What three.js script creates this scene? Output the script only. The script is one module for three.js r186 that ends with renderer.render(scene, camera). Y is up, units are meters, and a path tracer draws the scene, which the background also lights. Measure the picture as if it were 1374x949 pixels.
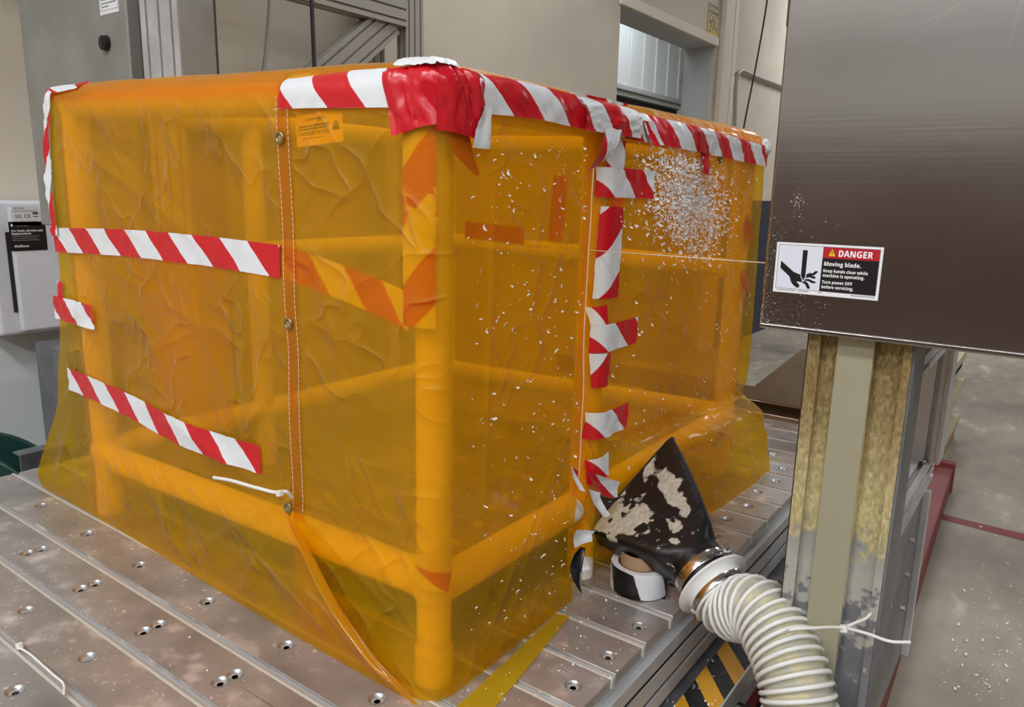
import * as THREE from 'three';
import { mergeGeometries } from 'three/addons/utils/BufferGeometryUtils.js';
import { RoundedBoxGeometry } from 'three/addons/geometries/RoundedBoxGeometry.js';
import { RectAreaLightUniformsLib } from 'three/addons/lights/RectAreaLightUniformsLib.js';

// ------------------------------------------------------------------ camera, light, exposure
const scene = new THREE.Scene();
const camera = new THREE.PerspectiveCamera(50.238, 1374 / 949, 0.05, 60);
camera.rotation.order = 'YXZ';
camera.rotation.set(-0.20899, 0.62944, 0.02168);
camera.position.set(0, 1.55, 0);
scene.add(camera);
const renderer = new THREE.WebGLRenderer({ antialias: true });
renderer.toneMapping = THREE.LinearToneMapping;
renderer.toneMappingExposure = 1.5;
renderer.shadowMap.enabled = true;
RectAreaLightUniformsLib.init();
scene.background = new THREE.Color(0x000000);
const LAMP = 13.0;                              // brightness of a ceiling panel
const CEIL = 4.6;
const lampSpots = [                             // [x, z] of the hall's ceiling panels
  [0.9, 1.5], [3.6, 1.5], [-1.4, 1.7], [0.4, 3.9], [3.0, 3.9], [-1.9, 3.7], [1.4, -2.4], [-1.7, -3.3], [4.4, -4.2], [-1.2, -9.8], [1.8, -11.2],
];

// ------------------------------------------------------------------ helpers
let seed = 7;
const rnd = () => { seed = (seed * 1664525 + 1013904223) >>> 0; return seed / 4294967296; };
const hash = (x, y, s) => { let h = (x * 374761393 + y * 668265263 + s * 2147483647) | 0; h = Math.imul(h ^ (h >>> 13), 1274126177); h ^= h >>> 16; return (h >>> 0) / 4294967296; };
const sm = (t) => t * t * (3 - 2 * t);
const lerp = (a, b, t) => a + (b - a) * t;
const clamp = (x, a = 0, b = 1) => Math.min(b, Math.max(a, x));
const step = (a, b, x) => sm(clamp((x - a) / (b - a)));
function vnoise(x, y, s = 0, px = 0, py = 0) {
  const i = Math.floor(x), j = Math.floor(y), u = sm(x - i), v = sm(y - j);
  const m = (a, p) => (p ? ((a % p) + p) % p : a);
  const a = hash(m(i, px), m(j, py), s), b = hash(m(i + 1, px), m(j, py), s), c = hash(m(i, px), m(j + 1, py), s), d = hash(m(i + 1, px), m(j + 1, py), s);
  return lerp(lerp(a, b, u), lerp(c, d, u), v);
}
function fbm(x, y, s = 0, o = 4, px = 0, py = 0) {
  let r = 0, a = 0.5, n = 0;
  for (let k = 0; k < o; k++) { const f = 2 ** k; r += a * vnoise(x * f, y * f, s + k * 17, px * f, py * f); n += a; a *= 0.5; }
  return r / n;
}
function tex(w, h, fn, { srgb = true, rep = [1, 1] } = {}) {
  const d = new Uint8Array(w * h * 4);
  for (let j = 0; j < h; j++) for (let i = 0; i < w; i++) {
    const c = fn(i / w, j / h), k = (j * w + i) * 4;
    for (let q = 0; q < 3; q++) d[k + q] = clamp(Array.isArray(c) ? c[q] : c) * 255;
    d[k + 3] = 255;
  }
  const t = new THREE.DataTexture(d, w, h);
  t.wrapS = t.wrapT = THREE.RepeatWrapping; t.magFilter = THREE.LinearFilter; t.minFilter = THREE.LinearMipmapLinearFilter; t.generateMipmaps = true;
  if (srgb) t.colorSpace = THREE.SRGBColorSpace;
  t.repeat.set(...rep); t.needsUpdate = true;
  return t;
}
function canvasTex(w, h, draw) {
  const c = document.createElement('canvas'); c.width = w; c.height = h;
  draw(c.getContext('2d'), w, h);
  const t = new THREE.CanvasTexture(c); t.colorSpace = THREE.SRGBColorSpace; return t;
}
const std = (o) => new THREE.MeshStandardMaterial(o);
const phys = (o) => new THREE.MeshPhysicalMaterial(o);
const V = (a, b, c) => (Array.isArray(a) ? new THREE.Vector3(...a) : new THREE.Vector3(a, b, c));
const used = new Map();
function numbered(n) { const k = used.get(n) || 0; used.set(n, k + 1); return k ? `${n}_${String(k).padStart(3, '0')}` : n; }
function mesh(name, geo, mat, parent = scene) {
  const g = Array.isArray(geo) ? merge(geo) : geo;
  const m = new THREE.Mesh(g, mat); m.name = parent === scene ? numbered(name) : name;
  if (parent !== scene) { let k = 0; const has = new Set(parent.children.map((c) => c.name)); while (has.has(m.name)) m.name = `${name}_${String(++k).padStart(3, '0')}`; }
  m.castShadow = m.receiveShadow = true; parent.add(m); return m;
}
function merge(list) {
  const all = list.map((g) => { const q = g.index ? g.toNonIndexed() : g.clone(); for (const k of Object.keys(q.attributes)) if (!['position', 'normal', 'uv'].includes(k)) q.deleteAttribute(k); return q; });
  return mergeGeometries(all);
}
function thing(name, label, category, group) { const o = new THREE.Group(); o.name = numbered(name); scene.add(o); return tag(o, label, category, group); }
function tag(o, label, category, group) { o.userData.label = label; o.userData.category = category; if (group) o.userData.group = group; return o; }
function struct(name, geo, mat) { const m = mesh(name, geo, mat); m.userData.kind = 'structure'; return m; }
// a box from corner to corner, uv in metres
function bx(x0, y0, z0, x1, y1, z1, r = 0) {
  const w = Math.abs(x1 - x0), h = Math.abs(y1 - y0), d = Math.abs(z1 - z0);
  let g = r ? new RoundedBoxGeometry(w, h, d, 2, Math.min(r, w / 2.01, h / 2.01, d / 2.01)) : new THREE.BoxGeometry(w, h, d);
  g = g.index ? g.toNonIndexed() : g;
  g.translate((x0 + x1) / 2, (y0 + y1) / 2, (z0 + z1) / 2);
  return metreUV(g);
}
function metreUV(g) {
  const p = g.attributes.position, n = g.attributes.normal, uv = new Float32Array(p.count * 2);
  for (let i = 0; i < p.count; i++) {
    const ax = Math.abs(n.getX(i)), ay = Math.abs(n.getY(i)), az = Math.abs(n.getZ(i));
    if (ay >= ax && ay >= az) { uv[2 * i] = p.getX(i); uv[2 * i + 1] = p.getZ(i); }
    else if (ax >= az) { uv[2 * i] = p.getZ(i); uv[2 * i + 1] = p.getY(i); }
    else { uv[2 * i] = p.getX(i); uv[2 * i + 1] = p.getY(i); }
  }
  g.setAttribute('uv', new THREE.BufferAttribute(uv, 2));
  return g;
}
function rod(a, b, r, seg = 20, r2 = r) {
  a = V(a); b = V(b);
  const d = b.clone().sub(a), g = new THREE.CylinderGeometry(r2, r, d.length(), seg);
  g.applyQuaternion(new THREE.Quaternion().setFromUnitVectors(V(0, 1, 0), d.clone().normalize()));
  g.translate((a.x + b.x) / 2, (a.y + b.y) / 2, (a.z + b.z) / 2);
  return g;
}
const tube = (pts, r, n = 40, seg = 8, closed = false) => new THREE.TubeGeometry(new THREE.CatmullRomCurve3(pts.map((p) => V(p)), closed), n, r, seg, closed);
// shape in the plane across an axis, extruded along it: plan points are [a, b]
function prism(pts, len, bevel = 0) {
  const s = new THREE.Shape(pts.map((p) => new THREE.Vector2(...p)));
  return new THREE.ExtrudeGeometry(s, { depth: len, bevelEnabled: bevel > 0, bevelSize: bevel, bevelThickness: bevel, bevelSegments: 2, curveSegments: 10 });
}
// grid surface from f(u, v) -> [x, y, z]; uvf gives texture coordinates
function grid(nu, nv, f, uvf) {
  const p = [], uv = [], ix = [];
  for (let j = 0; j <= nv; j++) for (let i = 0; i <= nu; i++) { p.push(...f(i / nu, j / nv)); uv.push(...(uvf ? uvf(i / nu, j / nv) : [i / nu, j / nv])); }
  for (let j = 0; j < nv; j++) for (let i = 0; i < nu; i++) { const a = j * (nu + 1) + i, b = a + 1, c = a + nu + 1, d = c + 1; ix.push(a, c, b, b, c, d); }
  const g = new THREE.BufferGeometry();
  g.setAttribute('position', new THREE.Float32BufferAttribute(p, 3)); g.setAttribute('uv', new THREE.Float32BufferAttribute(uv, 2)); g.setIndex(ix); g.computeVertexNormals();
  return g;
}
function along(pts, t) {                        // point and direction at share t of a polyline in a face's own 2-D axes
  const L = [0]; for (let i = 1; i < pts.length; i++) L.push(L[i - 1] + Math.hypot(...pts[i].map((c, k) => c - pts[i - 1][k])));
  const s = t * L[L.length - 1]; let i = 1; while (i < pts.length - 1 && L[i] < s) i++;
  const q = (s - L[i - 1]) / (L[i] - L[i - 1] || 1);
  return { p: pts[i].map((c, k) => lerp(pts[i - 1][k], c, q)), len: L[L.length - 1] };
}
const smoothLine = (pts, n = 24) => (pts.length < 3 ? pts : new THREE.SplineCurve(pts.map((p) => new THREE.Vector2(...p))).getPoints(n).map((p) => [p.x, p.y]));

// ------------------------------------------------------------------ materials
const T = 0.86;                                  // height of the table top
const noise1 = tex(512, 512, (u, v) => { const a = fbm(u * 8, v * 8, 3, 5, 8, 8); return [a, a, a]; }, { srgb: false });
const M = {};
M.wall = std({ color: 0xe2d8c4, roughness: 0.75, map: tex(512, 512, (u, v) => { const a = 0.9 + 0.14 * (fbm(u * 5, v * 5, 11, 5, 5, 5) - 0.5); return [a, a, a]; }, { rep: [0.4, 0.4] }) });
M.trim = std({ color: 0xddd3bf, roughness: 0.6 });
M.navy = std({ color: 0x2a3646, roughness: 0.5 });
M.whiteWall = std({ color: 0xd9e0de, roughness: 0.6 });
M.blockWall = std({ color: 0xe4e8e2, roughness: 0.6 });
M.jamb = std({ color: 0xb9babb, roughness: 0.6 });
M.ceiling = std({ color: 0xb4b2ae, roughness: 0.9 });
M.floor = std({ color: 0xffffff, roughness: 0.62, map: tex(1024, 1024, (u, v) => {
  const a = fbm(u * 4, v * 4, 21, 6, 4, 4), b = fbm(u * 40, v * 20, 22, 3, 40, 20), c = fbm(u * 9, v * 3, 23, 4, 9, 3);
  let k = 0.56 + 0.22 * (a - 0.5) + 0.10 * (b - 0.5); if (c > 0.62) k -= (c - 0.62) * 0.8; if (b > 0.72) k += (b - 0.72) * 0.7;
  return [k * 1.04, k * 0.98, k * 0.87];
}, { rep: [0.33, 0.33] }) });
M.stainless = std({ color: 0xbdb8b4, metalness: 1, roughness: 0.22, roughnessMap: tex(512, 512, (u, v) => { const a = 0.80 + 0.15 * (fbm(u * 6, v * 6, 31, 4, 6, 6) - 0.4) + 0.03 * (vnoise(u * 4, v * 256, 5, 4, 256) - 0.5); return [a, a, a]; }, { srgb: false, rep: [1.3, 1.3] }),
  bumpMap: tex(512, 512, (u, v) => { const a = 0.5 + 0.5 * (vnoise(u * 6, v * 256, 9, 6, 256) - 0.5) + 0.25 * (fbm(u * 4, v * 4, 2, 3, 4, 4) - 0.5); return [a, a, a]; }, { srgb: false, rep: [1.3, 1.3] }), bumpScale: 0.00004,
  map: (() => { const sc = []; let q = 5; const rr = () => { q = (q * 1664525 + 1013904223) >>> 0; return q / 4294967296; }; for (let k = 0; k < 46; k++) sc.push([rr(), rr(), rr() * 3.1, 0.02 + rr() * 0.07]);
    return tex(1024, 1024, (u, v) => { let a = 0.90 + 0.10 * (fbm(u * 3, v * 3, 35, 4, 3, 3) - 0.5); for (const [x, y, t, l] of sc) { const dx = u - x, dy = v - y, p = dx * Math.cos(t) + dy * Math.sin(t), o = Math.abs(-dx * Math.sin(t) + dy * Math.cos(t) + 4 * p * p * (t - 1.5)); if (Math.abs(p) < l && o < 0.0012) a += 0.09 * (1 - o / 0.0012); } return [a, a * 0.995, a * 0.99]; }, { rep: [1.3, 1.3] }); })() });
M.stainlessDull = std({ color: 0xa6a6a1, metalness: 0.15, roughness: 0.5, map: tex(512, 512, (u, v) => { const a = 0.88 + 0.26 * (fbm(u * 5, v * 5, 41, 5, 5, 5) - 0.5); return [a, a, a * 0.98]; }, { rep: [1.2, 1.2] }) });
M.alu = std({ color: 0xdedede, metalness: 0.25, roughness: 0.4, map: tex(256, 256, (u, v) => { const a = 0.86 + 0.25 * (fbm(u * 6, v * 6, 43, 4, 6, 6) - 0.5); return [a, a, a]; }, { rep: [2, 2] }) });
M.aluGrey = std({ color: 0xa8a398, metalness: 0.2, roughness: 0.5 });
M.steelGrey = std({ color: 0x8d8e92, metalness: 0.45, roughness: 0.45, map: tex(256, 256, (u, v) => { const a = 0.85 + 0.4 * (fbm(u * 6, v * 6, 44, 5, 6, 6) - 0.5); return [a, a, a]; }, { rep: [2, 2] }) });
M.slot = std({ color: 0x17181a, roughness: 0.8 });
M.plate = [0, 1, 2].map((k) => std({ color: 0xffffff, metalness: 0.5, roughness: 0.42,
  roughnessMap: tex(512, 512, (u, v) => { const a = 0.72 + 0.6 * (fbm(u * 7, v * 7, 55 + k, 5, 7, 7) - 0.4); return [a, a, a]; }, { srgb: false, rep: [0.9, 0.9] }),
  map: tex(1024, 512, (u, v) => {
    const a = fbm(u * 9, v * 6, 51 + k, 6, 9, 6), b = fbm(u * 24, v * 16, 61 + k, 4, 24, 16), d = fbm(u * 3, v * 2, 71 + k, 3, 3, 2);
    let q = 0.68 + 0.22 * (a - 0.5) * 0.9 + 0.14 * (b - 0.5); if (b > 0.62) q += (b - 0.62) * 0.7; const sp = vnoise(u * 220, v * 120, 80 + k, 220, 120); if (sp > 0.86 && a > 0.5) q += (sp - 0.86) * 2.2;
    const br = clamp((d - 0.45) * 2.2) * 0.07;
    return [q, q - br * 0.5 - 0.01, q - br - 0.02];
  }, { rep: [0.9, 1.8] }) }));
M.slotFloor = std({ color: 0xbfc0bf, metalness: 0.4, roughness: 0.4 });
M.lip = std({ color: 0xcfcdc2, metalness: 0.2, roughness: 0.4 });
M.screw = std({ color: 0xb4b4b4, metalness: 0.75, roughness: 0.35 });
M.darkHole = std({ color: 0x4a4a4c, metalness: 0.5, roughness: 0.5 });
const rip = (u, v, s, f) => { const w = 0.35 * (fbm(u * f, v * f, s + 3, 3, f, f) - 0.5); return 1 - Math.abs(2 * fbm(u * f + w * 6, v * f + w * 4, s, 2) - 1); };
const wrinkle = tex(1024, 1024, (u, v) => {
  const tile = (f) => { const e = 0.1, k = clamp(Math.min(u, 1 - u, v, 1 - v) / e); return f * sm(k); };
  const a = rip(u * 0.6 + v * 0.5, v * 0.6 - u * 0.3, 301, 7) ** 7, b = rip(u - v * 0.7, v + u * 0.2, 311, 5) ** 9, c = fbm(u * 6, v * 6, 321, 3, 6, 6);
  return tile(0.5 * a + 0.6 * b) * 0.7 + 0.25 * c + 0.035 * vnoise(u * 160, v * 160, 331, 160, 160);
}, { srgb: false, rep: [1.55, 1.55] });
M.vinyl = phys({ bumpMap: wrinkle, bumpScale: 0.011, color: new THREE.Color().setRGB(0.94, 0.57, 0.003), roughness: 0.44, transmission: 0.80, specularIntensity: 0.3, clearcoat: 0.65, clearcoatRoughness: 0.06, thickness: 0, ior: 1.5, side: THREE.DoubleSide });
M.vinylThin = phys({ color: new THREE.Color().setRGB(0.97, 0.78, 0.20), roughness: 0.2, transmission: 0.97, specularIntensity: 0.25, thickness: 0, ior: 1.5, side: THREE.DoubleSide });
M.vinylFold = phys({ color: new THREE.Color().setRGB(0.88, 0.56, 0.004), roughness: 0.2, transmission: 0.78, specularIntensity: 0.35, clearcoat: 1, clearcoatRoughness: 0.07, thickness: 0, ior: 1.5, side: THREE.DoubleSide });
M.pvc = std({ color: 0xf2efe6, roughness: 0.45 });
const stripes = (red, white) => tex(256, 64, (u, v) => { const f = (((u - 0.36 * v) % 1) + 1) % 1; const e = clamp((0.25 - Math.abs(f - 0.25)) * 90 + 0.5); return [0, 1, 2].map((k) => lerp(white[k], red[k], e)); });
M.tape = std({ color: 0xffffff, roughness: 0.33, side: THREE.DoubleSide, map: stripes([0.80, 0.055, 0.12], [0.90, 0.91, 0.92]) });
M.tapeRed = std({ color: 0xcc1023, roughness: 0.25, side: THREE.DoubleSide });
M.tapeWhite = std({ color: 0xe4e7e9, roughness: 0.35, side: THREE.DoubleSide });
M.tapeBlack = std({ color: 0x141416, roughness: 0.3, side: THREE.DoubleSide });
M.hazard = std({ color: 0xffffff, roughness: 0.5, map: stripes([0.08, 0.08, 0.085], [0.86, 0.62, 0.08]) });
M.hazardLedge = std({ color: 0xffffff, roughness: 0.5, map: tex(256, 128, (u, v) => { const f = (((u + 0.72 * v) % 1) + 1) % 1, e = f < 0.5; return e ? [0.08, 0.08, 0.085] : [0.86, 0.62, 0.08]; }) });
M.amberTape = phys({ color: new THREE.Color().setRGB(0.75, 0.52, 0.02), roughness: 0.3, transmission: 0.55, thickness: 0, side: THREE.DoubleSide });
M.thread = std({ color: 0xe6cfa8, roughness: 0.8 });
M.brass = std({ color: 0x9c8a5c, metalness: 0.9, roughness: 0.35 });
M.nylon = std({ color: 0xe9e8e2, roughness: 0.45 });
M.black = std({ color: 0x101012, roughness: 0.35 });
M.blackMatt = std({ color: 0x1a1a1c, roughness: 0.75 });
M.foam = std({ color: 0xfdfcf9, roughness: 0.9, side: THREE.DoubleSide });
M.foamGrey = std({ color: 0xb9b6ae, roughness: 0.95 });
M.chrome = std({ color: 0xd2d2d0, metalness: 1, roughness: 0.18 });
M.hose = phys({ color: 0xd9d6c8, roughness: 0.4, map: tex(512, 512, (u, v) => { const a = fbm(u * 8, v * 12, 81, 5, 8, 12); const c = clamp((a - 0.45) * 3); return [lerp(0.80, 0.93, c), lerp(0.80, 0.90, c), lerp(0.77, 0.74, c)]; }) });
M.hoseRib = std({ color: 0xe4e4df, roughness: 0.3 });
M.cream = std({ color: 0x9d987f, roughness: 0.55 });
M.red = std({ color: 0x8e2f2a, roughness: 0.5, map: tex(256, 256, (u, v) => { const a = 0.85 + 0.3 * (fbm(u * 6, v * 6, 91, 4, 6, 6) - 0.5); return [a, a, a]; }) });
M.redPaint = std({ color: 0x7c3230, roughness: 0.6 });
M.box = std({ color: 0xc9ccd0, roughness: 0.45 });
M.green = std({ color: 0x123630, roughness: 0.4 });
M.rubber = std({ color: 0x3a3b3d, roughness: 0.6 });
M.cardboard = std({ color: 0xa98d6c, roughness: 0.8 });
M.board = std({ color: 0xcfc4a8, roughness: 0.8 });
M.darkBlock = std({ color: 0x3c3a30, roughness: 0.8 });

// ------------------------------------------------------------------ the hall
const XW = -2.87;
{
  struct('floor', bx(-7.5, -0.1, -15.5, 7.2, 0, 5.2), M.floor);
  struct('ceiling', bx(-7.5, CEIL, -15.5, 7.2, CEIL + 0.15, 5.2), M.ceiling);
  struct('wall_right', bx(7.0, 0, -15.5, 7.2, CEIL, 5.2), M.wall);
  struct('wall_back', [bx(-2.87, 2.1, 5.0, 7.2, CEIL, 5.2)], std({ color: 0xc9c9c6, roughness: 0.7 }));
  struct('trim_3', bx(-2.87, 0, 4.98, 7.2, 2.1, 5.2), std({ color: 0x564036, roughness: 0.6 }));
  struct('trim_4', bx(-2.87, 2.78, 4.9, 7.2, 2.9, 5.0), M.rubber);
  struct('trim_5', bx(-2.87, 1.36, 4.93, 7.2, 1.5, 4.98), std({ color: 0x8a7260, roughness: 0.6 }));
  struct('wall_front', bx(-2.87, 0, -15.5, 7.2, CEIL, -15.3), M.wall);
  // the left wall with the doorway into the next room
  const t = 0.03, z0 = -5.19, z1 = -7.0, top = 2.91;
  struct('wall_left', [bx(XW - t, 0, 5.2, XW, CEIL, z0), bx(XW - t, 0, z1, XW, CEIL, -15.5), bx(XW - t, top, z0, XW, CEIL, z1)], M.wall);
  struct('trim_1', [bx(XW, 0, -7.08, XW + 0.05, CEIL, -7.30, 0.01), bx(XW, 0, -7.36, XW + 0.03, CEIL, -7.46, 0.01)], M.trim);
  struct('trim_2', bx(XW - 0.002, top - 0.004, z0 + 0.03, XW + 0.022, top + 0.075, z1 - 0.03, 0.006), M.trim);
  struct('baseboard_left', bx(XW, 0, -7.48, XW + 0.012, 1.53, -15.3), M.navy);
  struct('door_1', [bx(XW - 0.30, 0, z1, XW - t, top + 0.2, z1 - 0.06), bx(XW - 0.30, top, z0, XW - t, top + 0.06, z1)], M.jamb);
  // the next room: corrugated upper wall, ledge, painted blocks below
  struct('wall_far', bx(-5.65, 0, -15.5, -5.5, CEIL, 1), M.whiteWall);
  const ribs = [];
  for (let z = -9.0; z > -13.5; z -= 0.42) ribs.push(bx(-5.5, 3.10, z, -5.475, CEIL, z - 0.05, 0.01));
  const far = scene.getObjectByName('wall_far');
  for (const r of ribs) mesh('panel_seam', r, M.whiteWall, far);
  mesh('ledge', bx(-5.5, 3.03, -7, -5.42, 3.10, -14, 0.01), M.jamb, far);
  for (let r = 0; r < 5; r++) for (let k = 0; k < 9; k++) { const z = -9.3 - k * 0.405 - (r % 2) * 0.2; mesh('block', bx(-5.5, 2.82 - r * 0.205 + 0.004, z, -5.475, 3.02 - r * 0.205, z - 0.398, 0.006), M.blockWall, far); }
  struct('wall_next', [bx(-7.5, 0, 1, XW - t, CEIL, 1.15), bx(-7.5, 0, -15.5, XW - t, CEIL, -15.35)], M.whiteWall);
}
// ceiling panels: a glowing diffuser with a lamp of the same size just below it
const diffuser = std({ color: 0x222222, emissive: 0xf6f8ff, emissiveIntensity: 2.2, roughness: 0.6 });
function panel(x, z, y, power, label) {
  const o = thing('ceiling_light', label, 'ceiling light', 'ceiling light panels');
  o.position.set(x, y, z);
  const w = 1.5, d = 0.6;
  mesh('frame', [bx(-w / 2 - 0.03, 0.0, -d / 2 - 0.03, w / 2 + 0.03, 0.07, d / 2 + 0.03, 0.01)], M.jamb, o);
  mesh('diffuser', bx(-w / 2, -0.006, -d / 2, w / 2, 0.002, d / 2), diffuser, o);
  const l = new THREE.RectAreaLight(0xf6f8ff, power, w, d); l.position.set(0, -0.012, 0); l.rotation.x = -Math.PI / 2; o.add(l);
}
for (const [x, z] of lampSpots) panel(x, z, CEIL - 0.07, z > 0 ? LAMP : z < -9 && x < 0 ? LAMP * 1.7 : LAMP * 0.7, 'flat white ceiling light panel of the workshop');
panel(-4.3, -9.8, CEIL - 0.07, LAMP * 0.6, 'ceiling light panel of the room beyond the doorway');
panel(-4.4, -6.5, CEIL - 0.07, LAMP * 0.45, 'ceiling light panel just inside the room beyond the doorway');

// things at the far wall
{
  const s = tag(mesh('dark_board', [bx(-4.62, 2.0, -7.6, -4.58, 2.70, -10.0, 0.01)], M.blackMatt), 'black board standing in the next room behind the doorway', 'board');
  mesh('edge_rail', bx(-4.64, 2.70, -7.6, -4.56, 2.73, -10.0, 0.008), M.rubber, s);
  const w = tag(mesh('coiled_wire', tube([[-5.4, 3.3873, -11.8948], [-5.4, 3.5473, -12.073], [-5.4, 3.5559, -12.3119], [-5.4, 3.4497, -12.2092], [-5.4, 3.4427, -11.9729], [-5.4, 3.5213, -12.1369], [-5.4, 3.5259, -12.4403]], 0.012, 60, 6), M.aluGrey), 'grey wire coiled on the ledge in the next room', 'wire');
  const c = tag(mesh('wall_conduit', tube([[-2.84, 1.7433, -7.6397], [-2.84, 2.3145, -7.5504], [-2.84, 2.6592, -7.5116], [-2.84, 2.7471, -7.5523], [-2.84, 2.7805, -7.6478], [-2.84, 2.7781, -7.9507], [-2.84, 2.7844, -9.0122], [-2.84, 2.7977, -10.4721]], 0.018, 80, 10), M.aluGrey), 'grey electrical conduit bent along the far wall right of the doorway', 'conduit');
  tag(mesh('hanging_cable', tube([[-2.6, 3.6322, -7.5217], [-2.6, 3.3025, -7.4863], [-2.6, 2.7549, -7.3401], [-2.6, 2.1914, -7.158], [-2.6, 1.7977, -7.0941]], 0.009, 40, 8), M.rubber), 'dark cable hanging slantwise in front of the wall conduit', 'cable');
  tag(mesh('hanging_cable', tube([[-2.5, 2.306, -1.8776], [-2.5, 2.2024, -1.8688], [-2.5, 2.0432, -1.844], [-2.5, 1.9083, -1.8138], [-2.5, 1.7466, -1.7885]], 0.0085, 30, 8), M.aluGrey), 'grey cable hanging on the wall left of the extrusion brace', 'cable');
  tag(mesh('hanging_cable', tube([[-2.5, 2.3471, -2.0632], [-2.5, 2.2134, -2.0647], [-2.5, 2.077, -2.0663], [-2.5, 1.8814, -2.0693], [-2.5, 1.7091, -2.0698]], 0.0085, 30, 8), M.rubber), 'dark straight cable hanging just left of the extrusion brace', 'cable');
  const SY = [-2.864, 3.1118, -6.8911][1], SZ = [-2.864, 3.1118, -6.8911][2];
  // yellow caution sign above the doorway
  const ct = canvasTex(256, 360, (g, W, H) => {
    g.fillStyle = '#c8b21c'; g.fillRect(0, 0, W, H); g.fillStyle = '#15140a'; g.fillRect(8, 8, W - 16, 110);
    g.fillStyle = '#d8c420'; g.font = 'bold 56px sans-serif'; g.textAlign = 'center'; g.fillText('CAUTION', W / 2, 84, W - 26);
    g.fillStyle = '#2a260a'; g.fillRect(22, 132, 60, 16); g.fillRect(96, 132, 60, 16); g.fillRect(170, 132, 64, 16);
    for (const [x, y, w, h] of [[30, 160, 26, 70], [60, 190, 30, 90], [96, 158, 34, 60], [110, 226, 22, 70], [150, 160, 24, 120], [182, 170, 18, 60], [206, 240, 24, 60], [36, 300, 50, 20]]) g.fillRect(x, y, w, h);
  });
  const g = bx(XW, SY - 0.135, SZ + 0.11, XW + 0.006, SY + 0.135, SZ - 0.11);
  const f = thing('caution_sign', 'small yellow and black caution sign on the wall above the doorway', 'sign');
  mesh('sign_back', g, std({ color: 0xc8b21c, roughness: 0.5 }), f);
  const pl = new THREE.PlaneGeometry(0.22, 0.27); pl.rotateY(Math.PI / 2); pl.translate(XW + 0.0075, SY, SZ);
  mesh('print', pl, std({ map: ct, roughness: 0.5 }), f);
}

// aluminium extrusion along +y of given section: two slots on each shown side
function extrusion(w, d, len, slots) {
  // section in x (w) and z (d), with grooves cut into each side; slots = grooves on the long side
  const pts = [], gr = 0.009, dep = 0.012;
  const side = (ax, ay, bx_, by, n) => {
    const L = Math.hypot(bx_ - ax, by - ay), ux = (bx_ - ax) / L, uy = (by - ay) / L, nx = -uy, ny = ux;
    pts.push([ax, ay]);
    for (let k = 0; k < n; k++) {
      const c = L * (k + 0.5) / n;
      for (const [o, q] of [[-gr / 2, 0], [-gr / 2, dep], [gr / 2, dep], [gr / 2, 0]]) pts.push([ax + ux * (c + o) + nx * q, ay + uy * (c + o) + ny * q]);
    }
  };
  const a = w / 2, b = d / 2, nw = slots, nd = Math.max(1, Math.round(d / (w / slots)));
  side(-a, -b, a, -b, nw); side(a, -b, a, b, nd); side(a, b, -a, b, nw); side(-a, b, -a, -b, nd);
  const g = prism(pts, len); g.translate(0, 0, -len / 2);
  g.rotateX(-Math.PI / 2);
  return metreUV(g);
}
function placeExtrusion(name, parent, a, b, w, d, slots, mat, across) {
  a = V(a); b = V(b);
  const g = extrusion(w, d, a.distanceTo(b), slots), y = b.clone().sub(a).normalize(), z = across.clone().addScaledVector(y, -across.dot(y)).normalize(), x = y.clone().cross(z);
  const m = new THREE.Matrix4().makeBasis(x, y, z).setPosition(a.clone().add(b).multiplyScalar(0.5));
  g.applyMatrix4(m);
  return mesh(name, g, mat, parent);
}
{
  const f = thing('extrusion_frame', 'grey aluminium profile frame with diagonal brace against the beige wall', 'frame');
  const X = V(1, 0, 0);
  placeExtrusion('post', f, [-2.62, 0.0, -2.735], [-2.62, 3.4, -2.735], 0.115, 0.06, 3, M.aluGrey, X);
  placeExtrusion('rear_post', f, [-2.80, 0.0, -2.66], [-2.80, 3.4, -2.66], 0.09, 0.08, 2, M.aluGrey, X);
  placeExtrusion('beam', f, [-2.62, 2.38, 1.5], [-2.62, 2.38, -2.67], 0.19, 0.08, 4, M.aluGrey, X);
  placeExtrusion('brace', f, [-2.635, 1.86, -2.02], [-2.635, 2.31, -2.605], 0.14, 0.07, 3, M.aluGrey, X);
}

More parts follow.
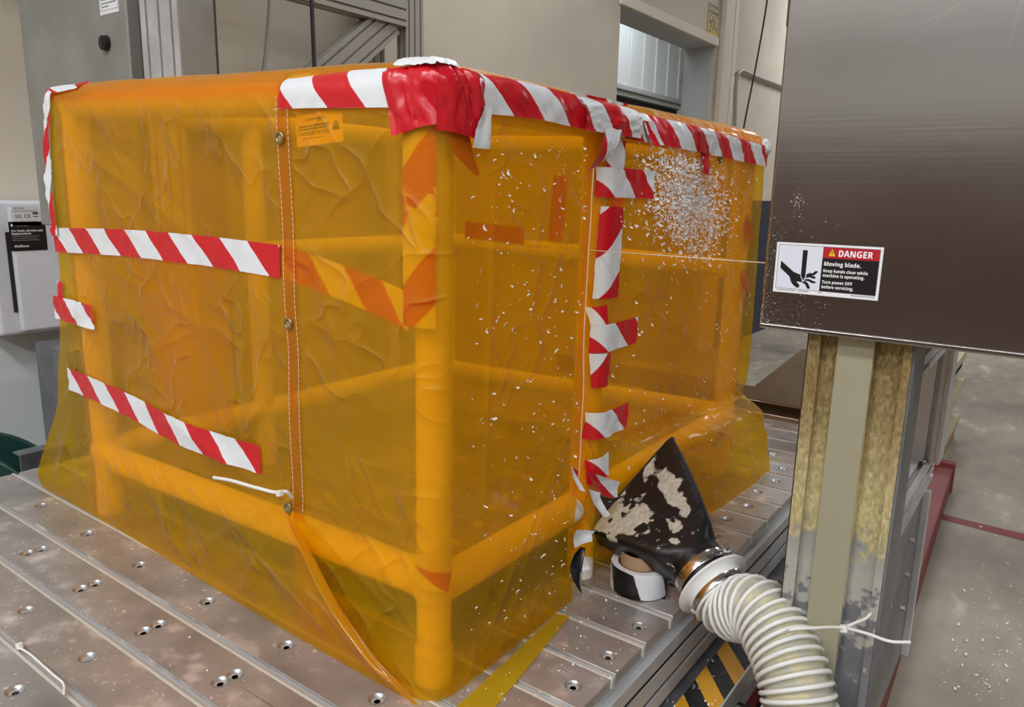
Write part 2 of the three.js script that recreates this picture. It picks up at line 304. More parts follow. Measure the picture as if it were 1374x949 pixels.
// ------------------------------------------------------------------ left: tower cabinet, column, electric box, drum
{
  const c = thing('machine_cabinet', 'tall dull stainless cabinet with a black keyhole behind the vinyl enclosure', 'cabinet');
  mesh('body', bx(-2.462, 1.43, -1.035, -1.885, 2.9, -1.0, 0.005), M.stainlessDull, c);
  const k = [-1.9863, 1.8919, -0.999];
  const lock = new THREE.CylinderGeometry(0.017, 0.019, 0.014, 24); lock.rotateX(Math.PI / 2); lock.translate(k[0], k[1], -0.994);
  const lm = mesh('lock', lock, M.black, c);
  mesh('key_slot', bx(k[0] - 0.002, k[1] - 0.011, -0.988, k[0] + 0.002, k[1] + 0.011, -0.985), M.rubber, lm);
  const st = canvasTex(256, 200, (g, W, H) => { g.fillStyle = '#e6e8ea'; g.fillRect(0, 0, W, H); g.strokeStyle = '#777'; g.lineWidth = 4; g.strokeRect(8, -10, W - 16, H - 10); g.fillStyle = '#444'; for (const [y, w] of [[20, 190], [44, 200], [66, 80], [106, 200], [130, 196], [152, 90]]) for (let x = 24; x < 24 + w; x += 17) g.fillRect(x, y, 13, 9); });
  const a = [-1.9568, 1.957, -0.9975];
  const sg = bx(a[0] - 0.048, a[1], -0.9995, a[0] + 0.043, a[1] + 0.075, -0.9985); mesh('sticker', sg, M.tapeWhite, c);
  const sp = new THREE.PlaneGeometry(0.088, 0.07); sp.translate(a[0] - 0.0025, a[1] + 0.0375, -0.998); mesh('sticker_print', sp, std({ map: st, roughness: 0.5 }), c);
  const p = thing('lift_column', 'bright grooved aluminium column beside the stainless cabinet', 'column');
  placeExtrusion('profile', p, [-1.745, 0.0, -1.043], [-1.745, 3.0, -1.043], 0.156, 0.085, 3, M.alu, V(0, 0, 1));
  mesh('dark_cover', bx(-1.90, 0.9, -1.10, -1.828, 2.9, -1.05, 0.004), M.rubber, p);
  mesh('side_plate', bx(-1.6665, 0.6, -1.0, -1.661, 2.9, -1.087, 0.001), M.stainlessDull, p);
  mesh('side_edge', bx(-1.672, 0.6, -1.087, -1.662, 1.985, -1.094, 0.001), M.rubber, p);

  const e = thing('electric_box', 'white wall-mounted electrical box with black and white labels', 'electrical box');
  mesh('case', bx(-2.86, 1.075, -0.93, -2.66, 1.495, -1.6, 0.012), M.box, e);
  const d = mesh('door', bx(-2.665, 1.085, -0.985, -2.64, 1.475, -1.6, 0.01), M.box, e);
  mesh('door_gap', bx(-2.66, 1.15, -0.974, -2.655, 1.40, -0.984), M.slot, d);
  const lt = canvasTex(384, 340, (g, W, H) => {
    g.fillStyle = '#0d0d0e'; g.fillRect(0, 0, W, H); g.fillStyle = '#f0f0f0'; g.font = 'bold 34px sans-serif'; g.fillText('PENTAIR', 60, 52);
    g.beginPath(); g.moveTo(34, 22); g.lineTo(48, 40); g.lineTo(34, 58); g.lineTo(20, 40); g.fill();
    g.font = 'bold 32px sans-serif'; g.fillText('For Parts, Service and', 22, 116, 330); g.fillText('Replacement', 22, 150);
    g.fillStyle = '#8a8a8a'; for (const y of [166, 190, 212]) for (let x = 24; x < 320 - (y % 50); x += 22) g.fillRect(x, y, 17, 7);
    g.fillStyle = '#f0f0f0'; g.font = 'italic bold 34px serif'; g.fillText('Hoffman', 34, 296);
  });
  const q = [-2.638, 1.3869, -1.0305];
  const lp = new THREE.PlaneGeometry(0.105, 0.09); lp.rotateY(Math.PI / 2); lp.translate(-2.6385, q[1], q[2]); mesh('black_label', lp, std({ map: lt, roughness: 0.4 }), e);
  const wt = canvasTex(256, 200, (g, W, H) => { g.fillStyle = '#c9c9c6'; g.fillRect(0, 0, W, H); g.fillStyle = '#3a3a3a'; g.font = 'bold 22px sans-serif'; g.fillText('PENTAIR', 24, 28); g.font = 'bold 52px sans-serif'; g.fillText('UL', 30, 120); g.fillText('CE', 110, 120); for (const y of [40, 54, 150, 166]) for (let x = 20; x < 220; x += 18) g.fillRect(x, y, 13, 5); g.fillRect(190, 60, 50, 24); g.fillRect(190, 100, 50, 10); });
  const q2 = [-2.638, 1.4491, -1.0262];
  const wp = new THREE.PlaneGeometry(0.08, 0.06); wp.rotateY(Math.PI / 2); wp.translate(-2.6385, q2[1], q2[2] - 0.004); mesh('white_label', wp, std({ map: wt, roughness: 0.5 }), e);

  tag(mesh('floor_post', bx(-2.66, 0, -1.02, -2.44, 1.05, -1.2, 0.01), M.steelGrey), 'dark grey square post standing below the white electrical box', 'post');
  tag(mesh('wall_panel', bx(-2.86, 0, 0.4, -2.82, 1.06, -1.9, 0.01), M.whiteWall), 'pale grey panel leaning low on the wall under the electrical box', 'panel');
  const r = thing('hose_reel', 'dark green round reel low at the left behind the table', 'reel');
  r.position.set(-2.42, 0.62, -0.74); r.rotation.y = Math.PI / 2 - 0.75;
  const disc = (rad, th, z) => { const g = new THREE.CylinderGeometry(rad, rad, th, 56); g.rotateX(Math.PI / 2); g.translate(0, 0, z); return g; };
  mesh('flange', disc(0.225, 0.02, -0.05), M.green, r); mesh('drum', disc(0.15, 0.12, 0), M.green, r); mesh('flange', disc(0.19, 0.02, 0.05), M.green, r);
  const rim = (rad, z) => { const g = new THREE.TorusGeometry(rad, 0.004, 8, 64); g.translate(0, 0, z); return g; };
  mesh('rim', [rim(0.19, 0.06), rim(0.12, 0.06)], std({ color: 0x2c5a52, roughness: 0.3 }), r);
  mesh('hub', disc(0.05, 0.16, 0.01), M.blackMatt, r);
  mesh('stand', bx(-0.03, -0.62, -0.1, 0.03, -0.02, -0.07), M.blackMatt, r);
  const cl = [-2.2776, 0.7946, -0.86];
  tag(mesh('end_clip', [bx(cl[0] - 0.03, cl[1] + 0.012, -0.80, cl[0] + 0.015, cl[1] + 0.018, -0.93, 0.002), bx(cl[0] + 0.01, cl[1] - 0.05, -0.80, cl[0] + 0.016, cl[1] + 0.018, -0.93, 0.002), bx(cl[0] + 0.01, cl[1] - 0.25, -0.86, cl[0] + 0.016, cl[1] - 0.05, -0.93, 0.002)], M.steelGrey), 'small bent grey metal bracket beside the green reel', 'bracket');
}

// ------------------------------------------------------------------ the T-slot table
const PITCH = 0.0995, TX0 = -1.985, TX1 = -0.452;
{
  const t = thing('slotted_work_table', 'long aluminium machine table with T-slot grooves and bolt holes', 'work table');
  const seen = [];                              // bolt holes seen in the photo, on the table top
  const px = [[-1.5182, -0.6406], [-1.3112, -0.6381], [-1.0986, -0.6429], [-0.8892, -0.6452], [-0.6868, -0.6427],  [-1.5198, -0.5318], [-1.5166, -0.554], [-1.3066, -0.5312], [-1.3059, -0.5548], [-1.0969, -0.5305], [-1.0966, -0.5549], [-0.8899, -0.5316], [-0.8882, -0.5545], [-1.3043, -0.4442], [-1.0953, -0.4445], [-1.094, -0.3471],
    [-0.4872, -0.8357], [-0.4827, -0.9302], [-0.4833, -1.0334], [-0.4924, -1.1458], [-1.7373, -0.6446], [-0.7127, -0.5348], [-0.7086, -0.5556], [-0.8535, -0.443]];
  for (const h of px) seen.push(h);
  const slotZ = (k) => -(0.387 + PITCH * k);    // near edge line of slot k
  const SW = 0.017;
  for (let k = -3; k <= 19; k++) {
    const zb = slotZ(k) + 0.004 - SW, za = slotZ(k + 1) + 0.004;         // this plate from zb (near) to za (far)
    const s = new THREE.Shape([[TX0, -zb], [TX1, -zb], [TX1, -za], [TX0, -za]].map((p) => new THREE.Vector2(...p)));
    const mine = seen.filter(([x, z]) => z < zb - 0.008 && z > za + 0.008);
    if (k > 9) for (const x of [TX1 - 0.06, TX1 - 0.13]) if (k < 17) mine.push([x - (k % 2) * 0.012, (za + zb) / 2]);
    for (const [x, z] of mine) { const h = new THREE.Path(); h.absarc(x, -z, 0.0112, 0, Math.PI * 2, true); s.holes.push(h); }
    const g = new THREE.ExtrudeGeometry(s, { depth: 0.016, bevelEnabled: true, bevelThickness: 0.0015, bevelSize: 0.001, bevelSegments: 1, curveSegments: 20 });
    g.rotateX(-Math.PI / 2); g.translate(0, T - 0.0175, 0);
    const gg = metreUV(g);
    const uv = gg.attributes.uv; for (let i = 0; i < uv.count; i++) uv.setXY(i, uv.getX(i) + k * 0.37, uv.getY(i) + k * 0.11);
    const pl = mesh('table_plate', gg, M.plate[((k % 3) + 3) % 3], t);
    for (const [x, z] of mine) {
      const cup = new THREE.LatheGeometry([[0.0001, 0.0092], [0.0078, 0.0096], [0.0111, 0.0148], [0.0132, 0.0153]].map((p) => new THREE.Vector2(...p)), 22);
      cup.translate(x, T - 0.0149, z); mesh('bolt', cup, M.screw, pl); const sk = new THREE.CylinderGeometry(0.0048, 0.0048, 0.001, 16); sk.translate(x, T - 0.0050, z); mesh('bolt_socket', sk, M.darkHole, pl);
    }
  }
  mesh('slot_bed', bx(TX0, T - 0.032, -0.08, TX1, T - 0.0045, -2.37), M.slotFloor, t);
  for (let k = -3; k <= 19; k++) { const z = slotZ(k); mesh('slot_lip', bx(TX0 - 0.004, T - 0.016, z + 0.0035, TX1 + 0.004, T + 0.0006, z - 0.0012, 0.0008), M.lip, t); }
  // the edge profile along the right side, with two dark grooves
  const pr = [[TX1 - 0.3, T - 0.03], [TX1 + 0.012, T - 0.03], [TX1 + 0.012, T - 0.055], [TX1 + 0.002, T - 0.055], [TX1 + 0.002, T - 0.062], [TX1 + 0.014, T - 0.062], [TX1 + 0.014, T - 0.092], [TX1 + 0.002, T - 0.092], [TX1 + 0.002, T - 0.10], [TX1 + 0.016, T - 0.10], [TX1 + 0.016, T - 0.125], [TX1 - 0.3, T - 0.125]];
  const e = prism(pr, 2.29); e.translate(0, 0, -2.37); mesh('side_rail', metreUV(e), M.alu, t);
  for (const y of [0.0585, 0.096]) mesh('rail_groove', bx(TX1 + 0.001, T - y - 0.0036, -0.1, TX1 + 0.0115, T - y + 0.0036, -2.36), M.slot, t);
  mesh('frame', bx(TX0 + 0.05, 0.55, -0.12, TX1 - 0.1, T - 0.032, -2.3), M.steelGrey, t);
  for (const x of [TX0 + 0.15, TX1 - 0.2]) for (const z of [-0.2, -2.15]) mesh('leg', bx(x - 0.05, 0.0, z - 0.05, x + 0.05, 0.56, z + 0.05, 0.005), M.steelGrey, t);
  mesh('end_tray', [bx(-1.2, T - 0.03, -2.372, TX1 + 0.1, T - 0.02, -2.5), bx(-1.2, T - 0.03, -2.378, TX1 + 0.1, T + 0.012, -2.384, 0.002), bx(-1.2, T - 0.03, -2.49, TX1 + 0.1, T + 0.02, -2.50, 0.002)], M.stainless, t);
  const guard = tag(mesh('end_guard', (() => { const g = prism([[-1.6, 0.85], [-0.4, 0.85], [-0.4, 1.13], [-0.62, 1.078], [-0.655, 1.075], [-0.80, 0.925], [-1.6, 0.925]], 0.006); g.translate(0, 0, -2.51); return metreUV(g); })(), M.stainlessDull), 'grey sloped sheet metal guard at the far end of the table', 'guard');
  guard.position.y = 0;
  // ledge under the table's right side, with a hazard strip
  const l = thing('side_ledge', 'dusty grey ledge plate with yellow and black hazard strip under the table edge', 'ledge');
  mesh('plate', bx(-0.46, 0.705, -0.15, -0.362, 0.72, -2.25, 0.002), M.steelGrey, l);
  const hz = grid(60, 1, (u, v) => [lerp(-0.424, -0.363, v), 0.7212, lerp(-0.6, -1.6, u)], (u, v) => [u * 10, v * 0.999]);
  mesh('hazard_strip', hz, M.hazardLedge, l);
  mesh('edge', bx(-0.363, 0.68, -0.15, -0.359, 0.722, -2.25, 0.001), M.alu, l);
  mesh('skirt', bx(-0.47, 0.4, -0.15, -0.46, 0.705, -2.25), M.steelGrey, l);
  const wh = (z, x, y) => { const w = thing('drive_wheel', z < -1.2 ? 'black drive wheel half hidden under the hazard strip, farther one' : 'black drive wheel below the hazard striped ledge beside the hose', 'wheel'); const g = new THREE.TorusGeometry(0.032, 0.014, 12, 32); g.rotateY(Math.PI / 2); g.translate(x, y, z); mesh('tyre', g, M.black, w); const h = new THREE.CylinderGeometry(0.022, 0.022, 0.026, 24); h.rotateZ(Math.PI / 2); h.translate(x, y, z); mesh('hub', h, M.rubber, w); mesh('axle', rod([x - 0.1, y, z], [x + 0.02, y, z], 0.006, 10), M.chrome, w); };
  wh(-1.12, -0.325, 0.655); wh(-1.27, -0.33, 0.62);
}

// ------------------------------------------------------------------ the enclosure: pipe frame
const XF = -0.62, ZF = -0.69, XL = -1.63, ZR = -1.866;
const topY = (x) => 1.702 - (x - XF) * 0.034;
const PR = 0.0245, IN = 0.037;                   // pipe radius, inset of its axis from the sheet
{
  const f = thing('pipe_frame', 'white plastic pipe frame showing through the amber vinyl enclosure', 'frame');
  const px = [XL + IN, XF - IN], pz = [ZF - IN, ZR + IN];
  for (const x of px) for (const z of pz) { mesh('post', rod([x, T, z], [x, topY(x) - IN, z], PR, 24), M.pvc, f); }
  mesh('mid_post', rod([XF - 0.031, T, -1.122], [XF - 0.031, topY(XF) - IN, -1.122], PR, 24), M.pvc, f);
  mesh('mid_post', rod([px[0], T, -1.122], [px[0], topY(px[0]) - IN, -1.122], PR, 24), M.pvc, f);
  for (const z of pz) {
    mesh('top_rail', rod([px[0], topY(px[0]) - IN, z], [px[1], topY(px[1]) - IN, z], PR, 24), M.pvc, f);
    mesh('bottom_rail', rod([px[0], 0.985, z], [px[1], 1.01, z], PR * 1.08, 24), M.pvc, f);
  }
  for (const x of px) {
    mesh('top_rail', rod([x, topY(x) - IN, pz[0]], [x, topY(x) - IN, pz[1]], PR, 24), M.pvc, f);
    mesh('bottom_rail', rod([x, 1.0, pz[0]], [x, 1.0, pz[1]], PR * 1.08, 24), M.pvc, f);
  }
  mesh('mid_rail', rod([px[0], 1.40, pz[1]], [px[1], 1.38, pz[1]], PR, 20), M.pvc, f);
  mesh('mid_rail', rod([px[0], 1.40, pz[0] - 0.4], [px[0], 1.40, pz[1]], PR, 20), M.pvc, f);
  for (const x of px) for (const z of pz) {
    for (const y of [1.0, topY(x) - IN]) { const g = new THREE.SphereGeometry(PR * 1.22, 20, 14); g.translate(x, y, z); mesh('corner_joint', g, M.pvc, f); }
    mesh('foot_collar', rod([x, T, z], [x, T + 0.05, z], PR * 1.12, 24), M.pvc, f);
  }
}
// what stands inside
{
  tag(mesh('base_bar', bx(-1.52, T, -0.80, -0.80, T + 0.085, -0.85, 0.006), M.darkBlock), 'low dark bar lying on the table inside the vinyl under the left rail', 'bar');
  tag(mesh('base_bar', bx(-0.75, T, -0.80, -0.70, T + 0.085, -1.70, 0.006), M.darkBlock), 'low dark bar lying on the table inside the vinyl under the right rail', 'bar');
}

// ------------------------------------------------------------------ vinyl sheets
// creases: straight folds on a face, [a0, y0, a1, y1, height, width]
function creaseField(list, sd, amp) {
  return (a, y) => {
    let d = amp * (fbm(a * 5, y * 3.2, sd, 3) - 0.5) + amp * 0.25 * (fbm(a * 19, y * 13, sd + 5, 2) - 0.5);
    for (const [a0, y0, a1, y1, h, w] of list) {
      const dx = a1 - a0, dy = y1 - y0, L2 = dx * dx + dy * dy, t = clamp(((a - a0) * dx + (y - y0) * dy) / L2);
      const q = Math.hypot(a - a0 - dx * t, y - y0 - dy * t), f = Math.sin(Math.PI * clamp(t * 0.9 + 0.05));
      if (q < w * 3) d += h * f * Math.exp(-q / w);
    }
    return d;
  };
}
const line = (p, q, h, w) => [...p, ...q, h, w];
const L_ = [
  line([-1.563, 1.6419], [-1.0656, 1.4373], 0.007, 0.012), line([-1.5101, 1.6802], [-1.1423, 1.4919], -0.006, 0.014), line([-1.5597, 1.5872], [-1.2851, 1.448], 0.005, 0.010),
  line([-1.5014, 1.4357], [-1.4997, 1.2923], 0.005, 0.008), line([-1.4775, 1.4091], [-1.0192, 1.3006], 0.006, 0.012), line([-1.176, 1.3927], [-1.0333, 1.1377], 0.004, 0.009),
  line([-1.0161, 1.3366], [-1.1022, 1.0694], 0.004, 0.007), line([-1.0161, 1.3366], [-1.1552, 1.3821], 0.005, 0.008), line([-0.9378, 1.2658], [-1.0528, 1.1462], 0.006, 0.006),
  line([-1.0141, 1.3603], [-0.9299, 1.4574], 0.004, 0.009), line([-1.2544, 1.1448], [-0.9607, 1.0667], 0.005, 0.012), line([-1.4758, 1.1014], [-1.0646, 0.7749], 0.008, 0.016),
  line([-1.5708, 1.0828], [-1.4342, 0.8279], 0.007, 0.012), line([-1.2443, 1.0342], [-1.2455, 0.8269], 0.005, 0.008), line([-1.6559, 1.0661], [-1.7507, 0.8733], 0.006, 0.01),
  line([-0.9322, 1.0744], [-1.2123, 0.8978], 0.006, 0.012), line([-0.9274, 1.0632], [-1.0582, 0.8489], 0.008, 0.014), line([-0.9245, 1.0515], [-0.8102, 0.8765], 0.008, 0.012),
  line([-1.3237, 1.6721], [-1.2924, 1.5612], 0.004, 0.008), line([-1.0478, 1.6173], [-1.0023, 1.4974], -0.004, 0.01), line([-1.2102, 1.6441], [-1.1353, 1.5506], 0.004, 0.01),
  line([-1.4049, 1.3453], [-1.2224, 1.2055], 0.005, 0.01), line([-1.1404, 1.3214], [-1.3417, 1.2415], 0.004, 0.009), line([-1.0071, 1.4413], [-1.0947, 1.3514], 0.003, 0.007),
];
const creaseA = creaseField(L_, 101, 0.012);
const edgeLine = (pts) => (y) => { // x of an edge at height y, points from top to bottom
  for (let i = 1; i < pts.length; i++) if (y >= pts[i][1] || i === pts.length - 1) { const t = clamp((y - pts[i - 1][1]) / (pts[i][1] - pts[i - 1][1]), 0, 1.2); return lerp(pts[i - 1][0], pts[i][0], t); }
};
const leftEdge = smoothLine([[-1.6126, 1.7362], [-1.622, 1.6156], [-1.6391, 1.4574], [-1.6502, 1.3212], [-1.6862, 1.1911], [-1.732, 1.0512], [-1.8378, 0.8689]], 40);
const HEMX = -0.912;
const rightEdge = [...smoothLine([[-0.903, 1.73], [-0.903, 1.4], [-0.902, 1.16], [-0.9209, 1.0799], [-0.8272, 0.9995], [-0.7194, 0.9223], [-0.6213, 0.8575]], 60)];
const xl = edgeLine(leftEdge), xr = edgeLine(rightEdge);
// how far the left sheet stands out towards +z at (x, y)
function outA(x, y) {
  const top = topY(x), r = 0.03;
  let d = creaseA(x, y) * step(-0.93, -1.02, x + (1.08 - y > 0 ? -(1.08 - y) * 0.9 : 0));
  if (y > top - r) d -= r - Math.sqrt(Math.max(0, r * r - (y - top + r) ** 2));
  const low = step(1.10, 0.9, y);
  d += low * lerp(0.004, 0.026, step(-1.7, -0.75, x));
  if (y < 1.09) { const e = xr(y) - x; d += 0.016 * Math.exp(-(((e - 0.012) / 0.014) ** 2)) * step(1.09, 1.04, y) - 0.004 * Math.exp(-((e / 0.004) ** 2)); }
  const e2 = x - xl(y); d += 0.01 * Math.exp(-e2 / 0.02) * step(1.1, 0.9, y);
  return d * step(T - 0.005, T + 0.05, y) + (y < T + 0.05 ? (1 - step(T - 0.005, T + 0.05, y)) * lerp(0.0, 0.024, step(-1.75, -0.75, x)) : 0);
}
const pA = (x, y, off = 0) => [x, y, ZF + outA(x, y) + off];
const sheets = [];
{
  const o = thing('vinyl_sheet', 'amber clear vinyl sheet on the left side, wrinkled, with its lower edge tied up', 'vinyl sheet');
  const yb = T + 0.002;
  mesh('film', grid(170, 190, (u, v) => {
    const y0 = lerp(1.735, yb, v); const x = lerp(xl(y0), xr(y0), u); const y = lerp(topY(x), yb, v);
    return pA(x, y);
  }, (u, v) => [u * 0.95, v * 0.85]), M.vinyl, o);
  // rolled edge of the tied-up flap: the film turns over on itself
  mesh('rolled_edge', grid(14, 70, (u, v) => {
    const y = lerp(1.078, T + 0.004, v), w = lerp(0.010, 0.026, Math.sin(Math.PI * Math.min(1, v * 1.1) * 0.8)) * (1 - 0.55 * v), q = u * Math.PI * 1.25;
    const x = xr(y) - w * 0.5 + w * 0.5 * Math.sin(q - 0.9) , p = pA(Math.min(x, xr(y)), y);
    return [x, y, p[2] + 0.003 + w * 0.42 * (1 - Math.cos(q)) * 0.5 + 0.0015 * Math.sin(v * 9 + u * 3)];
  }), M.vinylFold, o);
  sheets.push(o);
}
{
  const o = tag(mesh('vinyl_scrap', grid(30, 50, (u, v) => { const x0 = lerp(-1.50, -1.44, v) + 0.03 * fbm(v * 6, 1, 4, 3), x = lerp(x0, -1.16, u), y = lerp(1.44, 1.12, v); return [x, y, ZF - 0.055 - 0.02 * fbm(u * 3, v * 3, 9, 2)]; }, (u, v) => [u * 0.4, v * 0.4]), M.vinyl), 'torn piece of amber vinyl hanging behind the left sheet under the long tape', 'vinyl scrap');
}
// the front sheet: over the left sheet's edge, round the near corner, along the right side to the slit
const RC = 0.03, LB = XF - RC - HEMX, ARC = RC * Math.PI / 2, SLIT = -1.05;
const LBTOT = LB + ARC + (ZF - RC - SLIT);
const sx = (x) => x - HEMX, sz = (z) => LB + ARC + (ZF - RC - z);
const creaseB = creaseField([
  line([0.05, 1.50], [0.16, 1.20], 0.003, 0.008), line([0.10, 1.35], [0.14, 1.05], 0.003, 0.006), line([0.03, 1.42], [0.06, 1.25], 0.003, 0.006),
  line([sz(-0.80), 1.60], [sz(-0.78), 1.05], 0.004, 0.006), line([sz(-0.98), 1.15], [sz(-0.78), 0.9], 0.006, 0.010), line([sz(-1.02), 1.2], [sz(-0.82), 0.88], 0.005, 0.008),
  line([0.02, 1.07], [0.24, 0.95], 0.006, 0.010), line([sz(-0.73), 1.0], [sz(-0.9), 1.04], 0.006, 0.006), line([0.22, 0.98], [sz(-0.73), 0.93], 0.005, 0.006),
  line([0.24, 1.3], [0.24, 1.0], 0.003, 0.006), line([0.15, 1.08], [0.24, 0.98], 0.006, 0.007), line([sz(-0.76), 0.92], [sz(-0.74), 0.87], 0.006, 0.008),
], 211, 0.009);
function outB(s, y) {
  const top = topY(XF), r = 0.03;
  let d = 0.004 + creaseB(s, y);
  if (y > top - r) d -= r - Math.sqrt(Math.max(0, r * r - (y - top + r) ** 2));
  d += (0.008 * step(LB, LB + ARC, s) + 0.013 * step(0.08, 0.2, s) * (1 - step(LB, LB + ARC, s))) * step(1.0, 0.87, y);
  return d;
}
function pB(s, y, off = 0) {
  const d = outB(s, y) + off;
  if (s <= LB) return [HEMX + s, y, ZF + d];
  if (s >= LB + ARC) return [XF + d, y, ZF - RC - (s - LB - ARC)];
  const a = (s - LB) / RC; return [XF - RC + Math.sin(a) * (RC + d), y, ZF - RC + Math.cos(a) * (RC + d)];
}
const slitS = (y) => LBTOT - 0.008 + 0.016 * step(1.5, 1.2, y) * 0 + 0.006 * (fbm(y * 9, 1, 7, 3) - 0.5) + 0.012 * step(1.3, 1.7, y) - 0.012 * step(1.05, 0.9, y);
{
  const o = thing('vinyl_sheet', 'amber clear vinyl sheet round the near corner, with stitched hem and brass grommets', 'vinyl sheet');
  mesh('film', grid(210, 170, (u, v) => { const y = lerp(topY(XF) + 0.0 + (u < 0.5 ? 0.0 : 0), T + 0.003, v); const s = u * slitS(y); const yy = s < LB ? lerp(topY(HEMX + s), T + 0.003, v) : y; return pB(s, yy); }, (u, v) => [u * 0.62 + 0.31, v * 0.83 + 0.17]), M.vinyl, o);
  mesh('hem', grid(4, 120, (u, v) => { const y = lerp(topY(HEMX) - 0.01, 1.05, v); return pB(u * 0.032 - 0.002, y, 0.0016); }), M.vinylThin, o);
  const st = [];
  for (const a of [0.0035, 0.0265]) for (let y = 1.675; y > 1.07; y -= 0.0078) st.push(rod(pB(a + 0.0012 * Math.sin(y * 30), y, 0.0026), pB(a + 0.0012 * Math.sin(y * 30), y - 0.0060, 0.0026), 0.00055, 5));
  for (let s = -0.004; s < 0.10; s += 0.0078) st.push(rod(pB(s, 1.657 + s * 0.05, 0.0024), pB(s + 0.006, 1.657 + (s + 0.006) * 0.05, 0.0024), 0.0005, 5));
  mesh('stitching', st, M.thread, o);
  const gro = (s, y, off = 0.003) => { const p = pB(s, y, off); const ring = new THREE.TorusGeometry(0.0068, 0.0026, 10, 28); ring.translate(...p); const dk = new THREE.CylinderGeometry(0.0046, 0.0046, 0.001, 20); dk.rotateX(Math.PI / 2); dk.translate(p[0], p[1], p[2] - 0.0005); const g = mesh('grommet', ring, M.brass, o); mesh('eyelet', dk, M.cardboard, g); };
  gro(0.008, 1.619); gro(0.0085, 1.357); gro(0.004, 1.072, 0.012);
  // pale cut edge beside the slit
  const ce = []; for (let k = 0; k <= 40; k++) { const y = lerp(1.60, 1.08, k / 40); ce.push(pB(slitS(y), y, 0.001)); }
  mesh('cut_edge', tube(ce, 0.0011, 90, 6), M.thread, o);
  // label welded behind the film, its print seen reversed
  const lt = canvasTex(512, 390, (g, W, H) => {
    g.fillStyle = '#f2df95'; g.fillRect(0, 0, W, H); g.translate(W, 0); g.scale(-1, 1); g.fillStyle = '#2c2410';
    g.font = 'bold 44px sans-serif'; g.fillText('WARNING:', W - 330, 92);
    const dash = (y, x0, x1, h, sdd) => { let x = x0; let k = 0; while (x < x1) { const w = 9 + 22 * hash(k, sdd, 4); g.fillRect(x, y, Math.min(w, x1 - x), h); x += w + 7; k++; } };
    dash(142, 150, 480, 22, 1); dash(176, 150, 490, 22, 2); dash(222, 146, 490, 13, 3); dash(246, 146, 490, 13, 4); dash(296, 200, 450, 11, 5);
    g.beginPath(); g.moveTo(32, 240); g.lineTo(60, 140); g.lineTo(86, 140); g.lineTo(112, 240); g.closePath(); g.fill(); g.fillStyle = '#f2df95'; g.fillRect(66, 160, 12, 44);
  });
  const A = [-0.8682, 1.6477], Bq = [-0.7785, 1.6097];
  mesh('warning_label', grid(10, 8, (u, v) => pB(sx(lerp(A[0] - 0.006, Bq[0], u)), lerp(A[1] - 0.0 + u * 0.006, Bq[1] - 0.004 + u * 0.006, v), -0.0016), (u, v) => [u, 1 - v]), std({ map: lt, roughness: 0.6, side: THREE.DoubleSide }), o);
}
// the rear sheet on the right side: wraps the middle post, pinched in low and flaring out to the table
const creaseC = creaseField([
  line([-1.2225, 1.0849], [-1.9456, 1.0473], -0.010, 0.014), line([-1.7391, 1.6107], [-1.743, 1.284], 0.005, 0.008), line([-1.8196, 1.492], [-1.6601, 1.1177], 0.005, 0.008),
  line([-1.2488, 1.3677], [-1.6526, 1.1548], 0.003, 0.008), line([-1.2669, 1.4618], [-1.4177, 1.1012], 0.003, 0.007), line([-1.8235, 1.0467], [-1.9547, 0.8509], 0.008, 0.01), line([-1.5821, 1.0633], [-1.5645, 0.9255], 0.006, 0.01), line([-1.2876, 1.0553], [-1.3365, 0.9296], 0.006, 0.012),
  line([-1.1365, 1.6253], [-1.7472, 1.5777], 0.004, 0.02), line([-1.3321, 1.6631], [-1.324, 1.501], 0.006, 0.02), line([-1.5489, 1.6639], [-1.6368, 1.4464], 0.006, 0.015),
], 307, 0.016);
const pinch = (z) => lerp(1.088, 1.054, (z + 1.222) / (-1.932 + 1.222));
const CZ0 = -1.086, CR = 0.036;
function outC(z, y) {
  const top = topY(XF) - 0.004 + 0.010 * (fbm(z * 9, 2, 5, 2) - 0.5) * step(-1.4, -1.6, z), r = 0.03;
  const away = step(-1.15, -1.25, z);
  let d = 0.003 + creaseC(z, y) * away;
  const py = pinch(z);
  d += away * (0.55 * step(py + 0.006, py - 0.05, y) + 0.45 * step(py, T, y)) * lerp(0.03, 0.072, step(-1.2, -1.8, z));
  d -= away * 0.010 * Math.exp(-(((y - py - 0.012) / 0.018) ** 2));
  d += away * 0.010 * Math.exp(-(((y - py + 0.03) / 0.025) ** 2));
  if (y > top - r) d -= r - Math.sqrt(Math.max(0, r * r - (y - top + r) ** 2));
  if (z > CZ0 - CR) d -= CR - Math.sqrt(Math.max(0, CR * CR - (z - (CZ0 - CR)) ** 2));
  return d;
}
const pC = (z, y, off = 0) => [XF + outC(z, y) + off, y, z];
{
  const o = thing('vinyl_sheet', 'amber clear vinyl sheet on the far right side, speckled with white foam chips', 'vinyl sheet');
  mesh('film', grid(150, 170, (u, v) => { const uu = u < 0.15 ? (u / 0.15) ** 2 * 0.06 : lerp(0.06, 1, (u - 0.15) / 0.85); const z = lerp(CZ0, -1.872 - 0.02 * step(0.8, 1, v), uu); const yt = topY(XF) - 0.004; return pC(z, lerp(yt, T + 0.004 + 0.05 * step(0.15, 0, uu), v)); }, (u, v) => [u * 0.78 + 0.5, v * 0.83 + 0.4]), M.vinyl, o);
  const g = new THREE.TorusGeometry(0.0075, 0.0028, 10, 26); g.rotateY(Math.PI / 2); const p = [-1.5681, 1.6305]; g.translate(...pC(p[0], p[1], 0.003)); mesh('grommet', g, M.brass, o);
}
